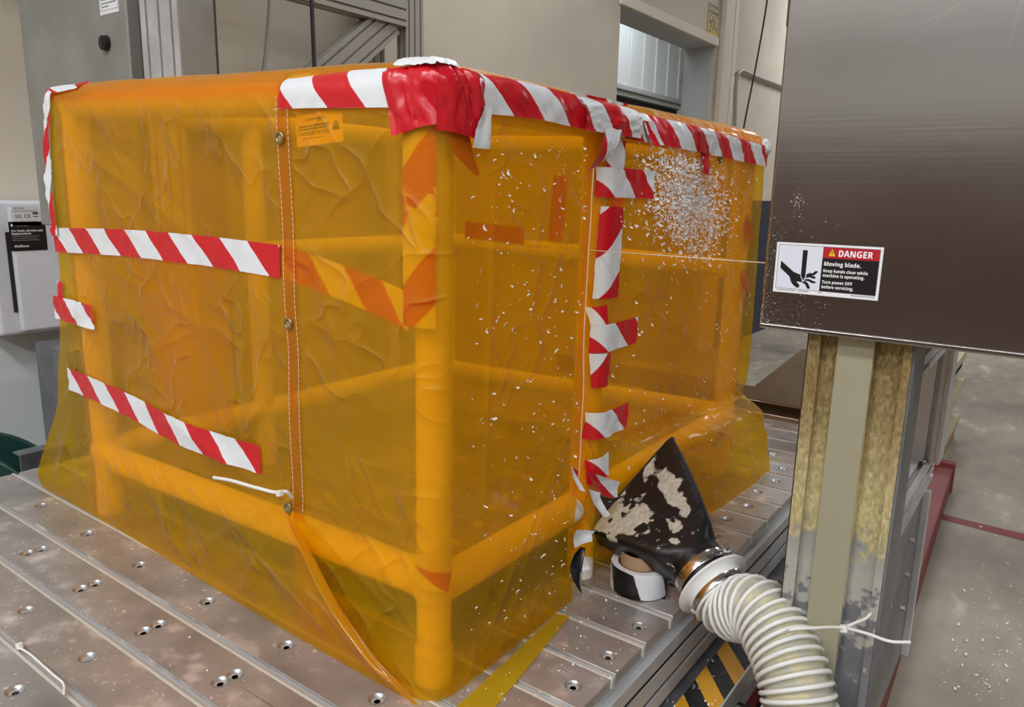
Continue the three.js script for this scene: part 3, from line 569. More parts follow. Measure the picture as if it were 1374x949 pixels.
{
  const o = thing('vinyl_sheet', 'amber vinyl sheet stretched over the top of the pipe frame', 'vinyl sheet');
  const roofY = (x, z) => topY(x) + 0.001 - 0.03 * 0 + 0.012 * (fbm(x * 5, z * 5, 77, 3) - 0.5) + 0.016 * step(-1.35, -1.6, z) * Math.abs(fbm(x * 14, z * 14, 78, 2) - 0.4) + 0.006;
  mesh('film', grid(100, 110, (u, v) => { const x = lerp(XL, XF, u), z = lerp(ZF, ZR, v); const e = Math.min(Math.min(u, 1 - u) * (XF - XL), Math.min(v, 1 - v) * (ZF - ZR)); const r = 0.03; const drop = e < r ? r - Math.sqrt(Math.max(0, r * r - (r - e) ** 2)) : 0; const k = step(0, 0.06, e); return [x, lerp(topY(x), roofY(x, z), k) - drop * 1.0, z]; }), M.vinyl, o);
  const b = thing('vinyl_sheet', 'amber vinyl sheet hanging at the back of the enclosure', 'vinyl sheet');
  const cb = creaseField([], 401, 0.012);
  mesh('film', grid(60, 50, (u, v) => { const x = lerp(XL + 0.005, XF - 0.02, u); const y = lerp(topY(x) - 0.006, T + 0.004, v); return [x, y, ZR + 0.001 - Math.abs(cb(x, y))]; }), M.vinyl, b);
  const e = thing('vinyl_sheet', 'amber vinyl sheet closing the left end of the enclosure', 'vinyl sheet');
  const ce = creaseField([], 409, 0.012);
  mesh('film', grid(60, 50, (u, v) => { const z = lerp(ZF - 0.022, ZR + 0.01, u); const y = lerp(topY(XL) - 0.006, T + 0.004, v); return [XL - 0.006 - Math.abs(ce(z, y)) - 0.02 * step(1.0, T, y), y, z]; }), M.vinyl, e);
}

// ------------------------------------------------------------------ tape strips
const W48 = 0.048;
// a strip of tape laid on a face: face(a, y, off) -> point; centre line in the face's own axes
function strip(face, pts, label, { w = W48, off = 0.0022, phase = 0, flip = false, mat = M.tape, sd = 1, rough = 0.0012, lift = 0, cat = 'tape strip', name = 'hazard_tape', group, taper } = {}) {
  const c = smoothLine(pts, 30), n = Math.max(12, Math.round(along(c, 1).len / 0.006)), len = along(c, 1).len;
  const ex = c[c.length - 1][0] - c[0][0], ey = c[c.length - 1][1] - c[0][1], fl = flip !== (ex < 0 && Math.abs(ex) > Math.abs(ey));
  const g = grid(n, 10, (u, v) => {
    const p = along(c, u).p, q0 = along(c, Math.max(0, u - 0.02)).p, q1 = along(c, Math.min(1, u + 0.02)).p;
    const L = Math.hypot(q1[0] - q0[0], q1[1] - q0[1]) || 1, nx = (q1[1] - q0[1]) / L, ny = -(q1[0] - q0[0]) / L;
    const ww = w * (taper ? taper(u) : 1), k = (v - 0.5) * ww;
    const wr = rough * (fbm(u * len * 60, v * 3, sd, 3) * 2 + Math.abs(fbm(u * len * 90 + v * 2, v * 6, sd + 9, 2) - 0.5));
    return face(p[0] + nx * k, p[1] + ny * k, off + wr + lift * u * u);
  }, (u, v) => [u * len / 0.145 + phase, fl ? 1 - v : v]);
  return tag(mesh(name, g, mat), label, cat, group);
}
const faceB = (s, y, o) => pB(s, y, o), faceC = (z, y, o) => pC(z, y, o), faceA = (x, y, o) => pA(x, y, o);
const faceBx = (x, y, o) => pB(sx(x), y, o), faceBz = (z, y, o) => pB(sz(z), y, o);
strip(faceA, [[-1.6465, 1.4393], [-1.3607, 1.449], [-1.105, 1.45], [-0.9203, 1.4462]], 'long red and white striped tape across the middle of the left sheet', { phase: 0.52, sd: 2 });
strip(faceA, [[-1.6475, 1.1521], [-1.4399, 1.1415], [-1.2328, 1.1242], [-0.9949, 1.1237]], 'red and white tape running slantwise down the left sheet above the white cable tie', { phase: 0.93, sd: 3 });
strip(faceA, [[-1.6644, 1.3028], [-1.59, 1.3001], [-1.5046, 1.2976]], 'short crumpled red and white tape piece at the left edge below the middle tape', { phase: 0.2, sd: 4, rough: 0.004 });
strip(faceA, [[-1.6358, 1.3561], [-1.6408, 1.3191]], 'tiny red and white tape scrap just above the crumpled left piece', { w: 0.024, phase: 0.3, sd: 14 });
strip(faceA, [[-1.5972, 1.7218], [-1.6252, 1.6157], [-1.6328, 1.5275], [-1.6313, 1.4489]], 'narrow red and white tape running down the left edge of the enclosure', { w: 0.022, phase: 0.75, sd: 5, off: 0.004, rough: 0.003 });
strip(faceA, [[-1.6096, 1.7225], [-1.4999, 1.729]], 'white and red tape fold over the top left corner of the enclosure', { w: 0.016, phase: 0.55, sd: 6, off: 0.004 });
// behind the front sheet: continues to the corner and up the corner post
strip(faceBx, [[-0.9272, 1.4468], [-0.8199, 1.4316], [-0.725, 1.4138], [-0.6619, 1.399]], 'tape behind the amber front sheet, slanting to the corner', { phase: 0.05, sd: 7, off: -0.0042, rough: 0.0006 });
strip(faceBx, [[-0.644, 1.3819], [-0.6473, 1.4843], [-0.6492, 1.5739], [-0.6487, 1.6516]].map((p) => [-0.650, p[1]]), 'tape standing upright behind the amber sheet along the near corner', { phase: 0.15, sd: 8, off: -0.0038, rough: 0.0006 });
strip(faceBx, [[-0.6697, 1.5289], [-0.6262, 1.5355]], 'short tape scrap behind the amber sheet at the side of the corner tape', { phase: 0.0, sd: 9, off: -0.0046 });
strip(faceB, [[LB + ARC + 0.004, 1.63], [LB + ARC + 0.016, 1.60], [LB + ARC + 0.034, 1.565]], 'loose tape end curling behind the amber sheet right of the corner', { phase: 0.3, sd: 10, off: -0.003, w: 0.036, flip: true });
strip(faceB, [[LB - 0.01, 1.04], [LB + ARC * 0.9, 1.03]], 'tape scrap wrapped on the corner post low behind the amber sheet', { phase: 0.0, sd: 31, off: -0.003, w: 0.03 });
// along the top edge
strip(faceBx, [[-0.9013, 1.6814], [-0.7663, 1.6763], [-0.6546, 1.6713]], 'red and white tape along the top left of the near corner', { phase: 0.66, sd: 11, rough: 0.0018 });
strip(faceBz, [[-0.7257, 1.67], [-0.7819, 1.6712], [-0.8836, 1.6737], [-0.9813, 1.6714], [-1.0505, 1.6693]], 'red and white tape along the top edge right of the near corner', { phase: 0.65, sd: 12, rough: 0.003 });
strip(faceC, [[-1.10, 1.668], [-1.25, 1.664], [-1.55, 1.658], [-1.868, 1.650]], 'red and white tape along the top edge of the far right sheet', { phase: 0.1, sd: 13, rough: 0.003, off: 0.003 });
// crumpled cap on the near corner
{
  const cap = thing('crumpled_tape', 'crumpled red tape folded over the near top corner of the enclosure', 'tape');
  const crumple = (s, y, a) => 0.003 + 0.026 * Math.abs(fbm(s * 34 + y * 12, y * 10 - s * 6, 61 + a, 2) - 0.5) + 0.007 * Math.abs(fbm(s * 70, y * 40 + s * 30, 65 + a, 2) - 0.5);
  const pieces = [
    ['left_flap', [[LB - 0.045, 1.69], [LB + ARC * 0.55, 1.703]], [[LB - 0.030, 1.615], [LB + ARC * 0.5, 1.628]], M.tapeRed, 0],
    ['right_flap', [[LB + ARC * 0.55, 1.703], [LB + ARC + 0.045, 1.69]], [[LB + ARC * 0.5, 1.622], [LB + ARC + 0.05, 1.612]], M.tapeRed, 1],
  ];
  for (const [n, a, b, m, k] of pieces) mesh(n, grid(44, 46, (u, v) => { const s = lerp(lerp(a[0][0], a[1][0], u), lerp(b[0][0], b[1][0], u), v), y = lerp(lerp(a[0][1], a[1][1], u), lerp(b[0][1], b[1][1], u), v); return pB(s, y, crumple(s, y, k) + 0.0015 * k); }), m, cap);
  mesh('white_corner', grid(6, 10, (u, v) => { const s = lerp(LB + ARC + 0.018 + 0.022 * (1 - v), LB + ARC + 0.056, u), y = lerp(1.655, 1.604, v); return pB(s, y, crumple(s, y, 1) + 0.004); }), M.tapeWhite, cap);
  // folded over the top
  mesh('top_fold', grid(26, 16, (u, v) => { const x = lerp(XF - 0.064, XF + 0.004, u), z = lerp(ZF + 0.006, ZF - 0.036, v); const e = Math.min(XF + 0.012 - x, ZF + 0.012 - z); const r = 0.03, drop = e < r ? r - Math.sqrt(Math.max(0, r * r - (r - e) ** 2)) : 0; return [x, topY(x) + 0.004 + 0.006 * Math.abs(fbm(u * 5, v * 5, 88, 3) - 0.45) - drop, z]; }), M.tapeWhite, cap);
}
// crumpled knot over the middle post at the top
{
  const cap = thing('crumpled_tape', 'crumpled white and red tape bunched over the slit at the top edge', 'tape');
  mesh('bunch', grid(26, 22, (u, v) => { const z = lerp(-1.005, -1.185, u), y = lerp(1.702, 1.645, v); const k = 0.014 + 0.016 * Math.abs(fbm(u * 5, v * 4, 90, 3) - 0.42); const top = 1.695, r = 0.03; const dd = y > top - r ? r - Math.sqrt(Math.max(0, r * r - (y - top + r) ** 2)) : 0; return [XF + k - dd, y, z]; }, (u, v) => [0.62 + u * 1.5, v]), M.tape, cap);
  mesh('hanging_end', grid(14, 16, (u, v) => { const z = lerp(-1.045 + 0.03 * v, -1.10 + 0.035 * v, u) - 0.02 * (1 - v), y = lerp(1.66, 1.583 + 0.02 * u, v); return [XF + 0.012 + 0.010 * Math.sin(v * 3) + 0.006 * Math.abs(fbm(u * 4, v * 5, 92, 3) - 0.5), y, z]; }, (u, v) => [0.55 + u * 0.35, v]), M.tape, cap);
}
strip(faceC, [[-1.0629, 1.6324], [-1.0714, 1.5896]].map((p, i) => [[-1.128, 1.64], [-1.125, 1.588]][i]), 'tape piece seen behind the amber film at the top of the middle post', { phase: 0.75, sd: 15, off: 0.0005, w: 0.05 });
// around the middle post, top to bottom
strip(faceC, [[-1.089, 1.571], [-1.15, 1.571], [-1.253, 1.570]], 'red and white tape wrapped level round the middle post, topmost below the edge', { phase: 0.65, sd: 16, rough: 0.003 });
strip(faceC, [[-1.124, 1.532], [-1.122, 1.46], [-1.120, 1.380]], 'red and white tape running straight down the middle post above its centre', { w: 0.058, phase: 0.27, sd: 17, flip: true });
strip(faceC, [[-1.090, 1.312], [-1.14, 1.312], [-1.225, 1.313]], 'red and white tape wrapped level round the middle post at its centre', { phase: 0.65, sd: 18, rough: 0.002 });
strip(faceC, [[-1.100, 1.368], [-1.105, 1.335]], 'small white and red tape scrap above the centre wrap of the post', { w: 0.028, phase: 0.55, sd: 19 });
strip(faceC, [[-1.112, 1.286], [-1.110, 1.226]], 'slanted red and white tape scrap just below the centre wrap of the post', { w: 0.044, phase: 0.10, sd: 20, flip: true, taper: (u) => 1 - 0.25 * u });
strip(faceC, [[-1.088, 1.159], [-1.13, 1.157], [-1.205, 1.156]], 'white and red tape wrapped level low on the middle post', { phase: 0.62, sd: 21, rough: 0.003 });
strip(faceC, [[-1.118, 1.098], [-1.122, 1.052]], 'red tape patch under the film near the foot of the middle post', { w: 0.055, phase: 0.02, sd: 22, off: 0.001 });
// loose ends at the foot of the slit
function looseFlap(corners, label, mat, { phase = 0, span = 0.6, sd = 1, bend = 0.006, cat = 'tape strip', name = 'loose_tape_end' } = {}) {
  const [a, b, c, d] = corners.map((p) => V(p));  // top-left, top-right, bottom-right, bottom-left
  const n = b.clone().sub(a).cross(d.clone().sub(a)).normalize();
  const g = grid(14, 14, (u, v) => { const p = a.clone().lerp(b, u).lerp(d.clone().lerp(c, u), v); p.addScaledVector(n, bend * Math.sin(Math.PI * u) + 0.5 * bend * Math.sin(4 * v) + 0.004 * (fbm(u * 4, v * 4, sd, 3) - 0.5)); return [p.x, p.y, p.z]; }, (u, v) => [phase + u * span, v]);
  return tag(mesh(name, g, mat), label, cat);
}
looseFlap([[-0.604, 1.0927, -1.0577], [-0.606, 1.035, -1.1784], [-0.602, 1.0052, -1.1656], [-0.6, 1.0477, -1.0799]], 'white and red tape flap standing out at the foot of the middle post', M.tape, { phase: 0.35, span: 0.55, sd: 41 });
looseFlap([[-0.59, 1.0758, -1.0331], [-0.592, 1.0502, -1.0786], [-0.58, 1.0052, -1.0954], [-0.582, 0.9999, -1.0811]], 'white tape tail hanging at the foot of the slit beside the black nozzle', M.tapeWhite, { sd: 42 });
looseFlap([[-0.596, 1.0491, -1.0831], [-0.594, 1.0172, -1.1358], [-0.586, 1.0207, -1.1712], [-0.586, 1.0139, -1.0974]], 'black twisted tape end between the white tail and the nozzle', M.tapeBlack, { sd: 43 });
looseFlap([[-0.606, 1.1215, -1.0017], [-0.606, 1.1014, -1.0265], [-0.604, 1.0589, -1.0457], [-0.606, 1.0663, -1.0292]], 'small red and white tape piece on the slit edge near its foot', M.tape, { phase: 0.75, span: 0.4, sd: 44 });
{
  const o = thing('loose_tape_end', 'black and white tape end hanging off the bottom of the slit above the tape roll', 'tape strip');
  const F = (c, m, n, sd) => { const [a, b, cc, d] = c.map((p) => V(p)); const nn = b.clone().sub(a).cross(d.clone().sub(a)).normalize(); mesh(n, grid(10, 12, (u, v) => { const p = a.clone().lerp(b, u).lerp(d.clone().lerp(cc, u), v).addScaledVector(nn, 0.006 * Math.sin(3 * u) + 0.005 * Math.sin(3 * v) + 0.003 * (fbm(u * 3, v * 3, sd, 2) - 0.5)); return [p.x, p.y, p.z]; }), m, o); };
  F([[-0.6, 1.0005, -1.0195], [-0.594, 0.98, -1.0729], [-0.59, 0.9657, -1.0622], [-0.596, 0.9715, -1.0104]], M.tapeWhite, 'curl', 45);
  F([[-0.598, 0.9652, -1.0285], [-0.593, 0.9623, -1.04], [-0.596, 0.8736, -1.0397], [-0.6, 0.939, -1.0003]], M.tapeBlack, 'black_stripe', 46);
  F([[-0.593, 0.961, -1.0328], [-0.59, 0.9164, -1.0562], [-0.592, 0.9146, -1.0323], [-0.596, 0.8736, -1.0397]], M.tapeWhite, 'white_stripe', 47);
}
// drooping ends under the far top tape
looseFlap([[-0.604, 1.6764, -1.1898], [-0.604, 1.6761, -1.2293], [-0.6, 1.6362, -1.244], [-0.6, 1.6337, -1.2239]], 'white and red tape end drooping from the top edge right of the slit', M.tape, { phase: 0.1, span: 0.6, sd: 48 });
looseFlap([[-0.604, 1.6753, -1.4303], [-0.604, 1.6662, -1.5], [-0.6, 1.5928, -1.4735], [-0.6, 1.6058, -1.4372]], 'red and white tape end drooping from the far top edge above the chips', M.tape, { phase: 0.15, span: 0.5, sd: 49 });
{
  const a = V([-0.6, 1.6852, -1.7819]);
  const g = grid(30, 20, (u, v) => { const th = u * Math.PI * 2, ph = v * Math.PI, k = 0.75 + 0.7 * Math.abs(fbm(u * 6, v * 5, 3, 3, 6) - 0.45) ; return [XF - 0.002 + 0.016 * k * Math.sin(ph) * Math.cos(th), a.y - 0.016 + 0.024 * k * Math.cos(ph), -1.868 + 0.030 * k * Math.sin(ph) * Math.sin(th)]; });
  tag(mesh('loose_tape_end', g, M.tapeWhite), 'crumpled white tape lump bunched on the far right top corner', 'tape strip');
}
// tape scraps at the back of the enclosure, seen dim and red through the film
for (const [z, y, l] of [[-1.80, 1.50, 'upper'], [-1.80, 1.38, 'lower']]) strip(faceC, [[z + 0.03, y], [z - 0.03, y - 0.05]], `${l} red tape scrap inside the film by the far right edge`, { mat: M.tapeRed, off: -0.004, sd: 51, w: 0.04 });
{
  const F = (x, y, z) => [x, y, z];
  const bk = (x, y, o) => [x, y, ZR + 0.03 + 0.03 + o];
  strip(bk, [[-1.50, 1.44], [-1.28, 1.43]], 'red tape behind the frame at the back, left part seen through the film', { mat: M.tapeRed, sd: 52 });
  strip(bk, [[-1.16, 1.60], [-1.17, 1.42]], 'upright red tape on the back of the frame, seen through the left sheet', { mat: M.tapeRed, sd: 53 });
  strip(bk, [[-0.98, 1.62], [-1.0, 1.36]], 'upright red tape on the back of the frame, seen beside the stitched hem', { mat: M.tapeRed, sd: 54 });
}

// white cable tie at the gathered vinyl
function cableTie(label, pts, head, r = 0.0024) {
  const o = thing('cable_tie', label, 'cable tie');
  mesh('strap', tube(pts, r, 60, 8), M.nylon, o);
  const h = new RoundedBoxGeometry(0.010, 0.009, 0.008, 2, 0.0015); h.rotateZ(0.3); h.translate(...head); mesh('head', h, M.nylon, o);
  return o;
}
cableTie('white cable tie with a long tail gathering the vinyl at the bottom grommet', [[-1.0741, 1.0855, -0.655], [-1.0214, 1.0945, -0.652], [-0.9473, 1.1023, -0.648], [-0.9034, 1.1052, -0.652], [-0.8927, 1.1067, -0.66], [-0.8951, 1.0926, -0.672]], [-0.8967, 1.1061, -0.651], 0.0028);
cableTie('thin white cable tie lying in the table slot at the lower left', [[-1.193, 0.866, -0.3896], [-1.159, 0.866, -0.3925], [-1.1211, 0.866, -0.3922], [-1.0795, 0.866, -0.3917], [-1.048, 0.866, -0.391], [-1.0206, 0.866, -0.3799]], [-1.1933, 0.866, -0.3918], 0.0016);

// ------------------------------------------------------------------ the blade wire
tag(mesh('blade_wire', rod([-1.9, 1.464, -1.0885], [-0.34, 1.4605, -1.0885], 0.0008, 8), std({ color: 0xd8c9a8, roughness: 0.5 })), 'thin pale cutting wire stretched level from the slit to the stainless housing', 'wire');

// ------------------------------------------------------------------ right: stainless blade housing and its column
{
  const h = thing('blade_housing', 'large brushed stainless steel housing with a danger sign', 'machine housing');
  const X0 = -0.3365, Y0 = 1.3765, Z = -1.05;
  mesh('shell', bx(X0, Y0, Z, 0.45, 2.45, Z - 0.30, 0.004), M.stainless, h);
  mesh('bottom_lip', bx(X0 + 0.001, Y0 - 0.003, Z + 0.003, 0.45, Y0 + 0.004, Z - 0.295, 0.002), M.stainless, h);
  const lug = [-0.3353, 1.7889, -1.06];
  mesh('edge_lug', [bx(lug[0] - 0.006, lug[1] - 0.018, Z - 0.012, lug[0] + 0.004, lug[1] + 0.07, Z - 0.04, 0.003)], std({ color: 0x3a2a22, roughness: 0.6 }), h);
  // danger sign
  const tx = canvasTex(1120, 520, (g, W, H) => {
    g.fillStyle = '#eef0f2'; g.fillRect(0, 0, W, H);
    g.strokeStyle = '#222'; g.lineWidth = 4; g.strokeRect(24, 20, W - 48, H - 62);
    g.fillStyle = '#dfe5f0'; g.fillRect(27, 23, 480, H - 68);
    g.fillStyle = '#b3202c'; g.fillRect(510, 23, W - 537, 112);
    g.fillStyle = '#141214'; g.fillRect(510, 135, W - 537, H - 180);
    g.fillStyle = '#f2c21a'; g.beginPath(); g.moveTo(606, 36); g.lineTo(642, 112); g.lineTo(570, 112); g.closePath(); g.fill();
    g.fillStyle = '#141214'; g.fillRect(602, 58, 9, 28); g.fillRect(602, 92, 9, 9);
    g.fillStyle = '#fff'; g.font = 'bold 88px sans-serif'; g.fillText('DANGER', 670, 112, 370);
    g.font = 'bold 58px sans-serif'; g.fillText('Moving blade.', 530, 212, 452);
    g.font = 'bold 42px sans-serif'; g.fillText('Keep hands clear while', 530, 278, 536); g.fillText('machine is operating.', 530, 326, 496);
    g.fillText('Turn power OFF', 530, 394, 366); g.fillText('before servicing.', 530, 444, 376);
    g.fillStyle = '#333'; for (const [x0, x1] of [[40, 240], [280, 400], [500, 545], [850, 1090]]) for (let x = x0; x < x1; x += 15) g.fillRect(x, H - 30, 11, 8);
    // hand and blade pictogram
    g.fillStyle = '#111216';
    g.beginPath(); g.moveTo(60, 190); g.lineTo(215, 300); g.lineTo(290, 322); g.lineTo(300, 345); g.lineTo(318, 395); g.lineTo(345, 384); g.lineTo(382, 404); g.lineTo(410, 452); g.lineTo(400, 464); g.lineTo(378, 462); g.lineTo(352, 420); g.lineTo(310, 400); g.lineTo(252, 396); g.lineTo(288, 430); g.lineTo(290, 456); g.lineTo(262, 462); g.lineTo(215, 432); g.lineTo(190, 402); g.lineTo(170, 350); g.lineTo(60, 268); g.closePath(); g.fill();
    for (const pts of [[[352, 316], [392, 296], [420, 300], [452, 272], [478, 276], [470, 292], [440, 320], [404, 326], [358, 336]], [[352, 336], [400, 322], [452, 330], [462, 346], [440, 356], [392, 344], [352, 354]], [[346, 362], [396, 362], [440, 380], [466, 384], [456, 402], [424, 402], [384, 384], [340, 384]]]) { g.beginPath(); pts.forEach((p, i) => (i ? g.lineTo(...p) : g.moveTo(...p))); g.closePath(); g.fill(); }
    g.beginPath(); g.moveTo(292, 66); g.lineTo(346, 66); g.lineTo(346, 340); g.lineTo(326, 384); g.lineTo(296, 330); g.closePath(); g.fill();
    g.strokeStyle = '#dfe5f0'; g.lineWidth = 5; g.beginPath(); g.moveTo(290, 330); g.lineTo(322, 392); g.lineTo(350, 352); g.stroke();
  });
  const c = [[-0.3216, 1.495, -1.0488], [-0.1874, 1.4919, -1.0488], [-0.1886, 1.4256, -1.0488], [-0.3213, 1.4257, -1.0488]];
  const cx = (c[0][0] + c[1][0] + c[2][0] + c[3][0]) / 4, cy = (c[0][1] + c[1][1] + c[2][1] + c[3][1]) / 4, w = (c[1][0] - c[0][0] + c[2][0] - c[3][0]) / 2, hh = (c[0][1] - c[3][1] + c[1][1] - c[2][1]) / 2;
  console.log('sign', cx, cy, w, hh, JSON.stringify(c));
  const s = mesh('danger_sign', bx(cx - w / 2, cy - hh / 2, -1.0497, cx + w / 2, cy + hh / 2, -1.0489), M.tapeWhite, h);
  s.userData.label = 'white, red and black danger sign with a hand and blade';
  const p = new THREE.PlaneGeometry(w - 0.001, hh - 0.001); p.translate(cx, cy, -1.0486); mesh('sign_print', p, std({ map: tx, roughness: 0.35 }), s);

  // column below
  const k = thing('gantry_column', 'grooved steel column under the housing, caked with yellow foam dust', 'column');
  const zf = -1.068, x0 = -0.272, x1 = -0.143;
  const prof = [[x0, zf], [x0 + 0.016, zf], [x0 + 0.016, zf - 0.012], [x0 + 0.036, zf - 0.012], [x0 + 0.036, zf - 0.006], [x1 - 0.045, zf - 0.006], [x1 - 0.045, zf - 0.018], [x1 - 0.010, zf - 0.010], [x1 - 0.010, zf], [x1, zf], [x1, zf - 0.10], [x0, zf - 0.10]].map(([a, b]) => [a, -b]);
  const cg = prism(prof, 1.0); cg.rotateX(-Math.PI / 2); cg.scale(1, 1, 1); 
  cg.translate(0, Y0 - 1.0, 0);
  const dust = tex(256, 1024, (u, v) => {
    const f = clamp((v - 0.655) / 0.12), n = fbm(u * 10, v * 80, 131, 4, 10, 80), m2 = fbm(u * 40, v * 160, 132, 3, 40, 160);
    const pd = step(0.25, 0.6, f + (n - 0.5) * 0.9), wd = step(0.3, 0.6, clamp((v - 0.50) / 0.18) + (n - 0.5) * 1.6) * (1 - f);
    const hi = step(0.74, 0.95, v), base = [0.46, 0.46, 0.47], wh = [0.74, 0.73, 0.67];
    const yel = [lerp(0.74, 0.53, hi), lerp(0.69, 0.45, hi), lerp(0.50, 0.28, hi)].map((c) => c + 0.28 * (m2 - 0.5));
    return base.map((b, k) => lerp(lerp(b, wh[k], wd * 0.8), yel[k], pd));
  });
  dust.wrapT = THREE.ClampToEdgeWrapping;
  const cgu = metreUV(cg); const uv = cgu.attributes.uv, po = cgu.attributes.position; for (let i = 0; i < uv.count; i++) uv.setXY(i, uv.getX(i) * 8, po.getY(i) - (Y0 - 1.0));
  mesh('profile', cgu, std({ map: dust, roughness: 0.75, metalness: 0.15, bumpMap: noise1, bumpScale: 0.002 }), k);
  mesh('belt_strip', bx(x0 + 0.037, Y0 - 1.0, zf - 0.004, x1 - 0.046, Y0, zf - 0.0065, 0.001), M.cream, k);
  mesh('edge_guard', bx(x1 - 0.001, Y0 - 1.0, zf - 0.002, x1 + 0.004, Y0, zf - 0.09, 0.001), M.steelGrey, k);
  mesh('left_edge', bx(x0 - 0.003, Y0 - 1.0, zf - 0.004, x0 + 0.001, Y0, zf - 0.09, 0.001), std({ color: 0x3b2a20, roughness: 0.7 }), k);
  mesh('base', bx(x0 - 0.01, 0.0, zf - 0.005, x1 + 0.01, Y0 - 1.0, zf - 0.11, 0.003), M.steelGrey, k);
  cableTie('white cable tie holding the ribbed hose to the column', [[-0.2356, 0.9825, -0.955], [-0.2223, 1.0006, -0.94], [-0.2022, 1.0007, -0.96], [-0.1727, 0.9877, -1.01], [-0.146, 0.9792, -1.03], [-0.1196, 0.9735, -1.04], [-0.0963, 0.9818, -1.04]], [-0.1735, 0.9862, -1.01], 0.0022);
  tag(mesh('cable_tie_tail', tube([[-0.1736, 0.9873, -1.01], [-0.1631, 0.9894, -1.03], [-0.1541, 0.9899, -1.05], [-0.1511, 0.9922, -1.062]], 0.002, 20, 8), M.nylon), 'loop end of the white cable tie pulled round the column edge', 'cable tie');

  // carriage behind the column
  const g = thing('gantry_carriage', 'grey metal carriage with slotted rear post and bolted side plate', 'carriage');
  placeExtrusion('rear_post', g, [-0.186, 1.06, -1.62], [-0.186, 2.2, -1.62], 0.084, 0.06, 2, M.alu, V(0, 0, 1));
  mesh('post_face', bx(-0.152, 1.06, -1.585, -0.143, 2.2, -1.65, 0.002), M.alu, g);
  mesh('rear_web', bx(-0.30, 1.06, -1.64, -0.226, 2.2, -1.65, 0.002), M.steelGrey, g);
  const wb = [-0.2249, 1.1594, -1.6];
  mesh('white_sheet', bx(wb[0] - 0.03, 1.13, -1.635, wb[0] + 0.006, 1.30, -1.63), M.tapeWhite, g);
  const hs = grid(8, 1, (u, v) => [lerp(-0.262, -0.240, v), lerp(1.14, 1.06, u), -1.628], (u, v) => [u * 1.6, v]); mesh('hazard_strip', hs, M.hazard, g);
  placeExtrusion('upper_beam', g, [-0.19, 1.32, -1.19], [-0.19, 1.32, -1.62], 0.05, 0.08, 2, M.alu, V(1, 0, 0));
  placeExtrusion('beam', g, [-0.20, 1.035, -1.19], [-0.20, 1.035, -1.66], 0.05, 0.085, 2, M.alu, V(1, 0, 0));
  const pl = mesh('side_plate', bx(-0.172, 0.655, -1.12, -0.160, 1.008, -1.58, 0.003), M.steelGrey, g);
  mesh('plate_rib', bx(-0.165, 0.655, -1.575, -0.148, 1.008, -1.59, 0.003), M.alu, g);
  for (const b of [[-0.16, 0.9708, -1.2498], [-0.16, 0.8771, -1.4691], [-0.16, 0.9434, -1.4747], [-0.16, 0.9564, -1.2235], [-0.16, 0.9546, -1.1962], [-0.16, 0.9016, -1.2811], [-0.16, 0.8071, -1.473], [-0.16, 0.8745, -1.2265]]) { const q = new THREE.CylinderGeometry(0.0055, 0.0055, 0.008, 6); q.rotateZ(Math.PI / 2); q.translate(-0.157, b[1], b[2]); mesh('bolt', q, M.screw, pl); }
}
// red machine base on the floor, floor line, board stack
{
  const r = thing('base_beam', 'dull red painted steel base beam on the floor behind the carriage', 'base beam');
  const g = prism([[-0.252, 2.05], [-0.345, 4.55], [-0.62, 4.55], [-0.62, 2.05]], 0.14, 0.004); g.rotateX(-Math.PI / 2); g.translate(0, 0.004, 0);
  mesh('beam', metreUV(g), M.red, r);
  mesh('end_plate', bx(-0.50, 0.0, -4.54, -0.333, 0.17, -4.60, 0.004), M.redPaint, r);
  tag(mesh('floor_line', (() => { const a = [-0.3402, 0, -4.2018], b = [-0.331, 0, -4.1285], c = [0.0923, 0, -4.1913], d = [0.0952, 0, -4.0944]; return grid(20, 1, (u, v) => { const p = V(a).lerp(V(c), u).lerp(V(b).lerp(V(d), u), v); return [p.x, 0.0015, p.z]; }); })(), M.redPaint), 'worn red painted line on the concrete floor', 'floor line');
  const tops = [];
  for (let k = 0; k < 8; k++) {
    const b = bx(-0.74 + (k % 3) * 0.012, 0.12 + k * 0.062, -4.9 - (k % 2) * 0.05, -0.435 - ((k * 7) % 4) * 0.014, 0.12 + k * 0.062 + 0.05, -5.7, 0.004);
    const words = ['lowest', 'second lowest', 'third from the floor', 'fourth from the floor', 'fifth from the floor', 'third from the top', 'second from the top', 'topmost pale'][k];
    tag(mesh('foam_board', b, k === 6 ? M.blackMatt : M.board), `${words} board in the stack on the floor behind the carriage`, 'board', 'boards stacked behind the carriage');
  }
  tag(mesh('pallet', [bx(-0.78, 0.0, -4.9, -0.72, 0.11, -5.7), bx(-0.50, 0.0, -4.9, -0.45, 0.11, -5.7), bx(-0.78, 0.09, -4.88, -0.44, 0.118, -5.72)], M.cardboard), 'low wooden pallet under the stack of boards', 'pallet');
}

